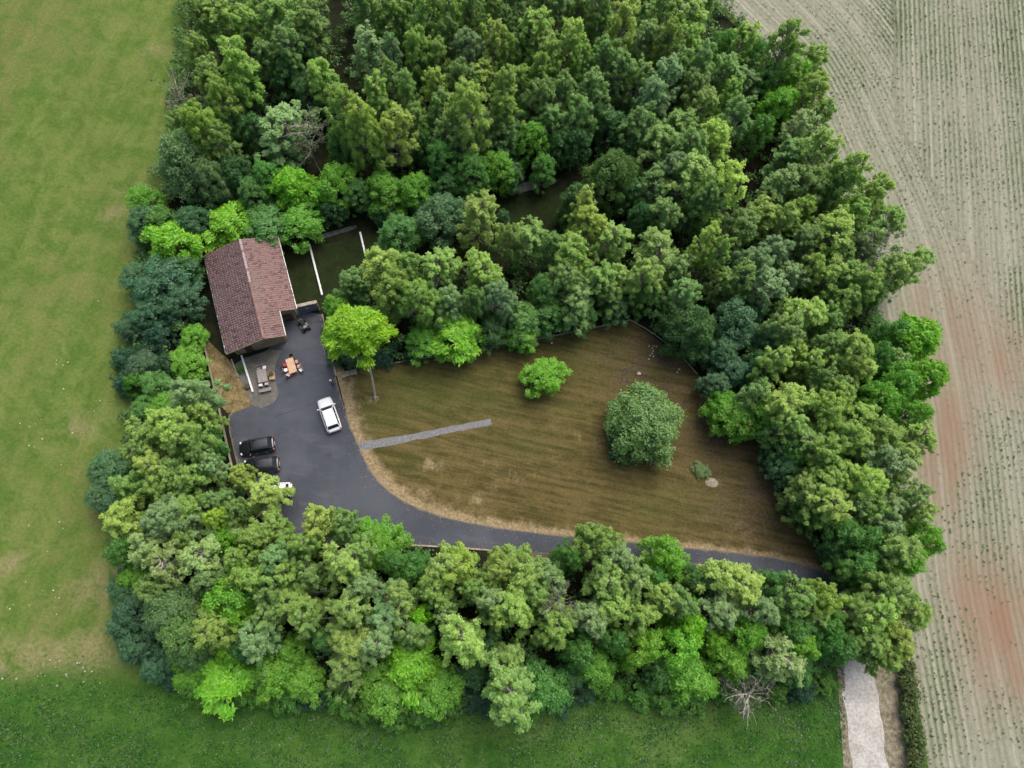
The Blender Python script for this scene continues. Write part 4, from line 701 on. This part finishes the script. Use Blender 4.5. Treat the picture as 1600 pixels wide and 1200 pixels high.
rail((362, 562), (373, 590), 'garden_kerb', 'short pale kerb between dry grass and the concrete pad', .16, .22, 'kerb', cat='kerb')
def kerb(pts, name, label, w_, h, mat='kerb', step=1.0, lift=.0):
    q = smooth_poly(G(pts), 1, False); seg = np.linalg.norm(np.diff(q, axis=0), axis=1); s = np.r_[0, seg.cumsum()]; n = max(2, int(s[-1] / step))
    o0 = Vector((*q[0], 0)); t = thing(name, label, 'kerb', o0)
    for i in range(n):
        f0, f1 = s[-1] * i / n + .012, s[-1] * (i + 1) / n - .012
        a = Vector((np.interp(f0, s, q[:, 0]), np.interp(f0, s, q[:, 1]), h / 2 + lift + rng.normal(0, .008))) - o0; b = Vector((np.interp(f1, s, q[:, 0]), np.interp(f1, s, q[:, 1]), h / 2 + lift)) - o0
        B().beam(a, b, w_, h, .012).link('kerb_stone', M[mat], t)
kerb([(317, 524), (332, 590), (347, 655), (362, 726), (372, 760)], 'boundary_kerb', 'thin pale kerb along the left side of the dry grass and parking', .16, .45)
kerb([(504, 492), (513, 530), (520, 566), (526, 588)], 'driveway_kerb', 'pale kerb between the courtyard asphalt and the hedge', .15, .35)
kerb([(563, 577), (620, 566), (760, 545), (900, 518), (985, 500)], 'lawn_kerb', 'faint stone edging along the top of the lawn', .16, .09)
kerb([(985, 500), (1020, 520), (1060, 552), (1090, 585)], 'lawn_kerb', 'faint stone edging at the right-hand top corner of the lawn', .14, .09)
kerb([(630, 851), (700, 855), (770, 860)], 'road_kerb', 'pale kerb on the wood side of the driveway bend', .16, .12)

# ------------------------------------------------------------------ cars
def loft(st, mat, name, parent, smooth=True):
    """closed loft through stations, each a ring of points"""
    b = B(); R_ = [[b.bm.verts.new(p) for p in r] for r in st]; n = len(R_[0])
    for a, c in zip(R_[:-1], R_[1:]):
        for i in range(n): j = (i + 1) % n; b.bm.faces.new((a[i], a[j], c[j], c[i]))
    b.bm.faces.new(R_[0][::-1]); b.bm.faces.new(R_[-1]); return b.link(name, mat, parent, smooth)
def car(label, paint, px, heading_px, L=4.4, W=1.84, Ht=1.62, group=None):
    a = P(*px, .0); h = P(*heading_px, .0) - a; t = thing('parked_car', label, 'car', a, math.atan2(h.y, h.x), group); hw = W / 2; F_ = L / 2
    def ring(x, w, z0, z1, cr):   # rounded section: sill, side, shoulder, deck with crown
        return [(x, -w * .90, z0), (x, -w, z0 + .16), (x, -w * 1.0, z1 - .20), (x, -w * .93, z1 - .05), (x, -w * .55, z1 + cr * .7), (x, 0, z1 + cr), (x, w * .55, z1 + cr * .7), (x, w * .93, z1 - .05), (x, w, z1 - .20), (x, w, z0 + .16), (x, w * .90, z0)]
    zb = Ht * .60
    st = [ring(-F_, hw * .80, .42, zb - .12, .0), ring(-F_ + .10, hw * .92, .30, zb - .02, .01), ring(-F_ + .45, hw * .985, .24, zb + .02, .02), ring(-.6, hw, .22, zb, .03), ring(.55, hw, .22, zb - .03, .03), ring(F_ - 1.15, hw * .985, .22, zb - .05, .05), ring(F_ - .45, hw * .95, .25, zb - .16, .05), ring(F_ - .12, hw * .84, .30, zb - .28, .02), ring(F_, hw * .66, .38, zb - .38, 0)]
    body = loft(st, M[paint], 'body', t)
    # greenhouse
    zr_ = Ht - .06; g = [(-F_ + .22, hw * .88, zb - .02), (-F_ + .62, hw * .70, zr_ - .03), (-.25, hw * .72, zr_), (.42, hw * .70, zr_ - .04), (F_ - 1.22, hw * .90, zb - .03)]
    def q(a_, f): return (a_[0], f * a_[1], a_[2])
    def pane(name, pts, lift, mat):
        b = B(); v = [Vector(p) for p in pts]; nrm = (v[1] - v[0]).cross(v[-1] - v[0]).normalized(); c = sum(v, Vector()) / len(v)
        if nrm.dot(c - Vector((0, 0, zb))) < 0: nrm = -nrm
        f = [b.bm.verts.new(p + nrm * lift) for p in v]; k = [b.bm.verts.new(p - nrm * .02) for p in v]; b.bm.faces.new(f); b.bm.faces.new(k[::-1])
        for i in range(len(v)): j = (i + 1) % len(v); b.bm.faces.new((f[i], f[j], k[j], k[i]))
        return b.link(name, M[mat], t)
    cab = B()     # pillars: the cabin shell under the panes
    lo_ = [q(g[0], -1), q(g[4], -1), q(g[4], 1), q(g[0], 1)]; hi_ = [q(g[1], -1), q(g[3], -1), q(g[3], 1), q(g[1], 1)]
    lv = [cab.bm.verts.new(p) for p in lo_]; hv = [cab.bm.verts.new(p) for p in hi_]
    for i in range(4): j = (i + 1) % 4; cab.bm.faces.new((lv[i], lv[j], hv[j], hv[i]))
    cab.bm.faces.new(hv); cab.link('pillars', M[paint], t)
    rf = [[(x, y_ * w_, z_ + .045 * (1 - (2 * y_ ** 2 if abs(y_) < .8 else 1.6 * abs(y_)) * .5) - (.05 if abs(y_) > .95 else 0)) for y_ in (-1, -.9, -.45, 0, .45, .9, 1)] for x, w_, z_ in ((g[1][0], g[1][1], g[1][2]), (-.6, hw * .72, zr_ + .015), (0, hw * .72, zr_ + .01), (g[3][0], g[3][1], g[3][2]))]
    b = B(); vv = [[b.bm.verts.new(p) for p in r] for r in rf]
    for r0, r1 in zip(vv[:-1], vv[1:]):
        for i in range(6): b.bm.faces.new((r0[i], r0[i + 1], r1[i + 1], r1[i]))
    b.link('roof', M[paint], t, True)
    mix = lambda a_, b_, f: tuple(a_[i] * (1 - f) + b_[i] * f for i in range(3))
    ws = [mix(q(g[4], -.93), q(g[3], -.93), .06), mix(q(g[4], .93), q(g[3], .93), .06), mix(q(g[4], .93), q(g[3], .93), .95), mix(q(g[4], -.93), q(g[3], -.93), .95)]; pane('windscreen', ws, .012, 'glass')
    rw = [mix(q(g[0], -.88), q(g[1], -.88), .25), mix(q(g[0], .88), q(g[1], .88), .25), mix(q(g[0], .88), q(g[1], .88), .9), mix(q(g[0], -.88), q(g[1], -.88), .9)]; pane('rear_window', rw, .012, 'glass')
    for s in (-1, 1):
        A0, A1, B0, B1 = q(g[0], s), q(g[4], s), q(g[1], s), q(g[3], s)
        lo2 = lambda f: mix(mix(A0, A1, f), mix(B0, B1, f), .12); hi2 = lambda f: mix(mix(A0, A1, f), mix(B0, B1, f), .88)
        for f0, f1 in ((.05, .28), (.30, .60), (.62, .93)): pane('side_window', [lo2(f0), lo2(f1), hi2(f1), hi2(f0)], .012, 'glass')
        for xc, ln in ((.42, 1.05), (-.68, 1.0)):
            dp = B().box((xc, s * (hw + .004), (zb - .2 + .45) / 2), (ln, .02, zb - .68), 0, .008).link('door', M[paint], t); B().box((xc - ln * .36, s * (hw + .022), zb - .30), (.16, .02, .03)).link('handle', M['steel' if paint == 'carblack' else 'blackplastic'], dp)
        B().box((F_ - 1.28, s * (hw + .10), zb + .02), (.13, .22, .14), s * .25, .03).link('mirror', M[paint], t)
        for xw in (F_ - .86, -F_ + .84):
            wl = B().cyl((xw, s * (hw - .21), .33), (xw, s * (hw + .008), .33), .33, .33, 20).link('wheel', M['rubber'], t); B().cyl((xw, s * (hw - .05), .33), (xw, s * (hw + .016), .33), .21, .20, 14).link('rim', M['steel'], wl)
        B().ball((F_ - .22, s * hw * .72, zb - .30), .14, (1.0, 1.25, .6)).link('headlight', M['lamp'], t)
        B().box((-F_ + .10, s * hw * .80, zb - .12), (.14, .24, .22), s * .4, .03).link('taillight', M['redlamp'], t)
        B().box((-.2, s * hw * .60, zr_ + .045), (1.5, .035, .035)).link('roof_rail', M['steel' if paint == 'carwhite' else 'blackplastic'], t)
    B().box((-F_ - .005, 0, .62), (.02, .5, .11)).link('number_plate', M['plate'], t); B().box((F_ - .01, 0, .48), (.05, .5, .10)).link('number_plate', M['plate'], t)
    return t
car('white estate car parked across the courtyard near the lawn', 'carwhite', (516, 650), (506, 622), 4.45, 1.86, 1.60, 'cars parked on the courtyard')
car('black car parked at left, the upper of the two black ones', 'carblack', (404, 699), (380, 703), 4.1, 1.84, 1.66, 'cars parked on the courtyard')
car('black car parked at left, lower one with its nose under branches', 'carblack', (411, 729), (385, 732), 4.15, 1.84, 1.66, 'cars parked on the courtyard')
car('white car almost hidden beneath the tree at lower left', 'carwhite', (431, 768), (404, 770), 4.0, 1.76, 1.50, 'cars parked on the courtyard')

# ------------------------------------------------------------------ courtyard furniture and small things
def chair(loc, rz, mat, label, cush=None, group='chairs round the wooden table'):
    t = thing('garden_chair', label, 'chair', loc, rz, group)
    B().box((0, 0, .44), (.46, .46, .05), 0, .01).link('seat', M[mat], t); B().box((-.22, 0, .72), (.05, .44, .5), 0, .01, 0, -.15).link('backrest', M[mat], t)
    for sx in (-.19, .19):
        for sy in (-.19, .19): B().box((sx, sy, .21), (.04, .04, .42)).link('leg', M[mat], t)
    if cush: B().box((.01, 0, .49), (.44, .44, .07), 0, .03).link('cushion', M[cush], t)
def table(name, px, head, L, W, mat, label, planks=5):
    a = P(*px); h = P(*head) - a; t = thing(name, label, 'table', a, math.atan2(h.y, h.x))
    for i in range(planks): B().box((0, (i - (planks - 1) / 2) * W / planks, .73), (L + rng.normal(0, .01), W / planks - .012, .045), 0, .006).link('plank', M[mat], t)
    for sx in (-1, 1):
        for sy in (-1, 1): B().box((sx * (L / 2 - .15), sy * (W / 2 - .12), .35), (.08, .08, .70)).link('leg', M[mat], t)
    B().box((0, 0, .66), (L - .3, .07, .08)).link('rail', M[mat], t); return t, math.atan2(h.y, h.x), a
t, rz, a = table('wooden_table', (457, 574), (452, 558), 1.95, .95, 'tanwood', 'orange-brown wooden garden table in the middle of the courtyard')
def rel(a, rz, x, y): return a + Vector((math.cos(rz) * x - math.sin(rz) * y, math.sin(rz) * x + math.cos(rz) * y, 0))
for x, y, r_, m_, cu, lb in ((.45, .78, -PI / 2, 'darkwood', 'redcloth', 'garden chair with a red cushion left of the wooden table'), (-.25, .80, -PI / 2, 'wood', 'whitecloth', 'pale garden chair at the middle left side of the wooden table'), (-.95, .66, -.9, 'tanwood', 'pinkcloth', 'beige cushioned chair at the lower left corner of the wooden table'),
        (.35, -.80, PI / 2, 'darkwood', 'pinkcloth', 'pink cushioned chair at the upper right side of the wooden table'), (-.30, -.85, PI / 2, 'wood', 'pinkcloth', 'pale pink chair at the middle right side of the wooden table'), (-.85, -.95, PI / 2 + .3, 'wood', 'whitecloth', 'white cushioned chair at the lower right of the wooden table'), (1.15, -.35, PI, 'darkwood', None, 'dark brown chair at the head of the wooden table')):
    chair(rel(a, rz, x, y), rz + r_, m_, lb, cu)
t2, rz2, a2 = table('stone_table', (412, 590), (409, 572), 1.65, 1.15, 'greystone', 'grey garden table on the concrete pad below the house gable', 3)
for x, y, r_, cu, lb in ((1.12, .32, PI, None, 'grey chair at the upper left of the grey table'), (1.15, -.36, PI, 'whitecloth', 'grey chair with white cushion at the upper right of the grey table'), (-1.1, .40, 0, 'whitecloth', 'chair with white cushion at the lower left of the grey table'), (-1.08, -.30, 0, 'pinkcloth', 'chair with pale cushion at the lower right of the grey table')):
    chair(rel(a2, rz2, x, y), rz2 + r_, 'greystone', lb, cu, 'chairs round the grey table')
def bench(loc, rz, L, mat, label, back=True):
    t = thing('garden_bench', label, 'bench', loc, rz)
    for k in range(3): B().box((0, -.15 + .15 * k, .45), (L, .13, .05), 0, .008).link('slat', M[mat], t)
    for s in (-1, 1): B().box((s * (L / 2 - .15), 0, .21), (.1, .42, .42)).link('support', M[mat], t)
    if back: B().box((0, .25, .68), (L, .05, .38), 0, .01).link('backrest', M[mat], t)
bench(rel(a2, rz2, -1.75, 0), rz2 + PI / 2, 1.5, 'greystone', 'low grey bench below the grey table on the pad', False)
pb = P(547, 586); pe = P(560, 583) - pb; bench(pb, math.atan2(pe.y, pe.x), 1.9, 'kerb', 'pale stone bench in front of the hedge at the lawn corner')
def planter():
    t = thing('wooden_planter', 'wooden barrel planter with a small green plant beside the grey table', 'planter', P(425, 586))
    b = B().cyl((0, 0, 0), (0, 0, .55), .36, .42, 14).link('tub', M['wood'], t)
    for z in (.12, .44): B().cyl((0, 0, z), (0, 0, z + .04), .385 + z * .1, .388 + z * .1, 14).link('hoop', M['steel'], b)
    B().cyl((0, 0, .53), (0, 0, .57), .38, .38, 14).link('soil', M['redsoil'], t)
    C, Nn, S, r = clump_cloud([(np.array([.05 * k, .12 * k - .1, .68]), (.22, .22, .2)) for k in range(3)], 500, .09); o = link('plant', leaves('plant', C, Nn, S), M['leaf'], t); o.color = (.16, .2, .06, 1); o['kind'] = 'stuff'
planter()
def crate():
    t = thing('wooden_chest', 'tan wooden chest just below the barrel planter', 'chest', P(426.5, 591), .3)
    B().box((0, 0, .22), (.62, .55, .44), 0, .01).link('box', M['tanwood'], t); B().box((0, 0, .465), (.66, .59, .05), 0, .01).link('lid', M['wood'], t)
crate()
pt = thing('plant_pot', 'dark pot near the foot of the white-topped low wall on the pad', 'pot', P(388, 605)); B().cyl((0, 0, 0), (0, 0, .42), .22, .32, 14).link('pot', M['blackplastic'], pt); B().cyl((0, 0, .38), (0, 0, .425), .27, .29, 14).link('soil', M['darkwood'], pt)
def mower():
    t = thing('ride_on_mower', 'small black ride-on mower parked by the gate in shade', 'mower', P(476, 511), HX + 1.9)
    B().box((-.15, 0, .40), (1.0, .62, .30), 0, .06).link('body', M['blackplastic'], t); B().box((.52, 0, .55), (.62, .50, .36), 0, .10).link('bonnet', M['blackplastic'], t)
    B().box((.86, 0, .58), (.10, .54, .16), 0, .03).link('grille', M['kerb'], t)
    s_ = B().box((-.30, 0, .62), (.42, .44, .10), 0, .04).link('seat', M['greystone'], t); B().box((-.52, 0, .82), (.10, .42, .38), 0, .04, 0, -.2).link('backrest', M['greystone'], s_)
    B().cyl((.22, 0, .62), (.10, 0, .92), .03, .03, 8).link('steering_column', M['blackplastic'], t); B().cyl((.10, 0, .92), (.085, 0, .95), .19, .19, 16).link('steering_wheel', M['blackplastic'], t)
    B().box((-.02, 0, .22), (.75, 1.0, .14), 0, .05).link('cutting_deck', M['bluemetal'], t)
    for x, r_ in ((-.48, .27), (.62, .19)):
        for s in (-1, 1): wl = B().cyl((x, s * .34, r_), (x, s * .50, r_), r_, r_, 16).link('wheel', M['rubber'], t); B().cyl((x, s * .47, r_), (x, s * .51, r_), r_ * .5, r_ * .5, 10).link('rim', M['kerb'], wl)
mower()
def bicycle():
    d = P(514, 560) - P(510, 541); t = thing('bicycle', 'dark bicycle leaning on the kerb beside the hedge', 'bicycle', P(512, 552), math.atan2(d.y, d.x))
    for x in (-.52, .52):
        b = B(); n = 20
        vs = [[b.bm.verts.new((x + (.33 + .02 * math.cos(q_)) * math.cos(a_), .02 * math.sin(q_), .35 + (.33 + .02 * math.cos(q_)) * math.sin(a_))) for q_ in np.arange(5) * 2 * PI / 5] for a_ in np.arange(n) * 2 * PI / n]
        for i in range(n):
            for k in range(5): b.bm.faces.new((vs[i][k], vs[(i + 1) % n][k], vs[(i + 1) % n][(k + 1) % 5], vs[i][(k + 1) % 5]))
        w_ = b.link('wheel', M['rubber'], t, True); s_ = B()
        for a_ in np.arange(6) * PI / 6: s_.cyl((x - .32 * math.cos(a_), 0, .35 - .32 * math.sin(a_)), (x + .32 * math.cos(a_), 0, .35 + .32 * math.sin(a_)), .006, .006, 4)
        s_.link('spokes', M['steel'], w_)
    f = B()
    for a_, b_ in (((-.52, 0, .35), (-.05, 0, .33)), ((-.52, 0, .35), (-.18, 0, .82)), ((-.05, 0, .33), (-.2, 0, .9)), ((-.05, 0, .33), (.36, 0, .78)), ((-.18, 0, .82), (.34, 0, .86)), ((.52, 0, .35), (.32, 0, .95))): f.cyl(a_, b_, .02, .02, 6)
    f.link('frame', M['navy'], t); B().box((-.21, 0, .93), (.26, .14, .06), 0, .02).link('saddle', M['blackplastic'], t); B().cyl((.30, -.28, 1.0), (.30, .28, 1.0), .018, .018, 6).link('handlebar', M['steel'], t)
    t.rotation_euler[0] = .12
bicycle()
def skin_body(name, joints, edges, mat, parent, sub=1):
    me = bpy.data.meshes.new(name); me.from_pydata([j[:3] for j in joints], edges, []); o = link(name, me, mat, parent)
    md = o.modifiers.new('skin', 'SKIN'); md.use_smooth_shade = True
    for v, j in zip(me.skin_vertices[0].data, joints): v.radius = (j[3], j[3]); 
    me.skin_vertices[0].data[0].use_root = True; o.modifiers.new('sub', 'SUBSURF').levels = sub; o.modifiers['sub'].render_levels = sub; return o
def person():
    d = P(470, 600) - P(520, 601); t = thing('person', 'person in white cap and dark blue clothes standing at the driveway edge', 'person', P(521, 601), math.atan2(d.y, d.x))
    J = [(0, 0, .95, .14), (0, 0, 1.15, .125), (.01, 0, 1.38, .15), (.01, 0, 1.50, .06), (.03, 0, 1.60, .085), (.04, 0, 1.70, .095)]; E = [(0, 1), (1, 2), (2, 3), (3, 4), (4, 5)]
    for s in (-1, 1):
        o = len(J); J += [(0, s * .18, 1.42, .065), (-.02, s * .25, 1.14, .05), (.08, s * .26, .90, .036), (.11, s * .26, .82, .035)]; E += [(2, o), (o, o + 1), (o + 1, o + 2), (o + 2, o + 3)]
        for k, (dy, ln) in enumerate(((-.03, .07), (-.01, .085), (.012, .08), (.032, .06))):
            f = len(J); J += [(.125, s * .26 + dy, .80 - ln * .5, .010), (.13, s * .26 + dy, .80 - ln, .008)]; E += [(o + 3, f), (f, f + 1)]
        f = len(J); J += [(.15, s * .26 - s * .03, .80, .010), (.165, s * .26 - s * .04, .765, .009)]; E += [(o + 3, f), (f, f + 1)]
        o = len(J); J += [(0, s * .10, .86, .095), (.02, s * .11, .50, .068), (0, s * .12, .10, .046), (.13, s * .13, .045, .042)]; E += [(0, o), (o, o + 1), (o + 1, o + 2), (o + 2, o + 3)]
    skin_body('body', J, E, M['skin'], t)
    K = [(0, 0, .92, .155), (0, 0, 1.15, .142), (.01, 0, 1.40, .165), (.01, 0, 1.48, .08)]; E2 = [(0, 1), (1, 2), (2, 3)]
    for s in (-1, 1): o = len(K); K += [(0, s * .19, 1.42, .082), (-.02, s * .255, 1.14, .065), (.07, s * .262, .94, .055)]; E2 += [(2, o), (o, o + 1), (o + 1, o + 2)]
    skin_body('jacket', K, E2, M['navy'], t)
    K = [(0, 0, .93, .15)]; E2 = []
    for s in (-1, 1): o = len(K); K += [(0, s * .10, .84, .11), (.02, s * .11, .50, .085), (0, s * .12, .10, .07)]; E2 += [(0, o), (o, o + 1), (o + 1, o + 2)]
    skin_body('trousers', K, E2, M['jeans'], t)
    for s in (-1, 1): B().box((.06, s * .125, .05), (.29, .11, .10), 0, .035).link('shoe', M['blackplastic'], t)
    B().ball((.015, 0, 1.69), .112, (1.05, .95, 1.0), 12).link('hair', M['hair'], t); h_ = B().ball((.035, 0, 1.76), .122, (1.05, 1, .72), 12).link('cap', M['whitecloth'], t); B().cyl((.13, 0, 1.745), (.135, 0, 1.76), .11, .10, 12).link('brim', M['whitecloth'], h_)
    for s in (-1, 1): B().ball((.135, s * .035, 1.675), .012).link('eye', M['hair'], t)
    B().ball((.148, 0, 1.645), .018).link('nose', M['skin'], t)
person()
def stone(px, r, label, group=None, mat='stone', name='stone', flat=.6):
    b = B(); bmesh.ops.create_icosphere(b.bm, subdivisions=2, radius=1)
    ph = rng.uniform(0, 6, 3)
    for v in b.bm.verts:
        c = v.co; f = 1 + .16 * math.sin(3 * c.x + ph[0]) * math.cos(2.5 * c.y + ph[1]) + .1 * math.sin(5 * c.z + ph[2]); v.co = Vector((c.x * f * r, c.y * f * r * rng.uniform(.95, 1.05) * .85, c.z * f * r * flat))
    o = b.link(name, M[mat], None); o.location = P(*px) + Vector((0, 0, r * flat * .5)); o.rotation_euler[2] = rng.uniform(0, 6); tag(o, label, 'stone', group)
stone((629, 554), .20, 'small white stone at the hedge foot above the lawn', mat='white')
stone((862, 536), .13, 'tiny white stone at the top edge of the lawn', mat='white')
stone((998, 584), .26, 'largest pale stone on the shaded corner of the lawn')
STN = sorted(((1014, 541), (1022, 540.5), (1026, 541.5), (1019, 544), (1020.5, 548.5), (1019, 552.5), (1015.5, 555.5), (1021, 557), (1013.5, 561.5)), key=lambda p: p[1])
for i_, (x, y) in enumerate(STN): stone((x, y), rng.uniform(.10, .16), f'{ORD[i_]} small stone from the top in the scatter at the lawn corner', 'pale stones scattered at the lawn corner')
stone((1061, 577), .14, 'upper of two pale stones under the right-hand lawn trees'); stone((1058, 582), .12, 'lower of two pale stones under the right-hand lawn trees')
stone((207, 553), .42, 'pale grey boulder in the thicket left of the house', name='boulder')
sm = B(); bmesh.ops.create_grid(sm.bm, x_segments=14, y_segments=14, size=1)
for v in sm.bm.verts: d = v.co.length; v.co = Vector((v.co.x * .85, v.co.y * .6, .22 * max(0, 1 - d) ** 1.2 + .02 * math.sin(9 * v.co.x) * max(0, 1 - d) - .05 * max(0, d - .9)))
o = sm.link('sand_heap', M['sand'], None, True); o.location = P(1112, 754) + Vector((0, 0, .02)); tag(o, 'small pale heap of sand at the right side of the lawn', 'sand heap')
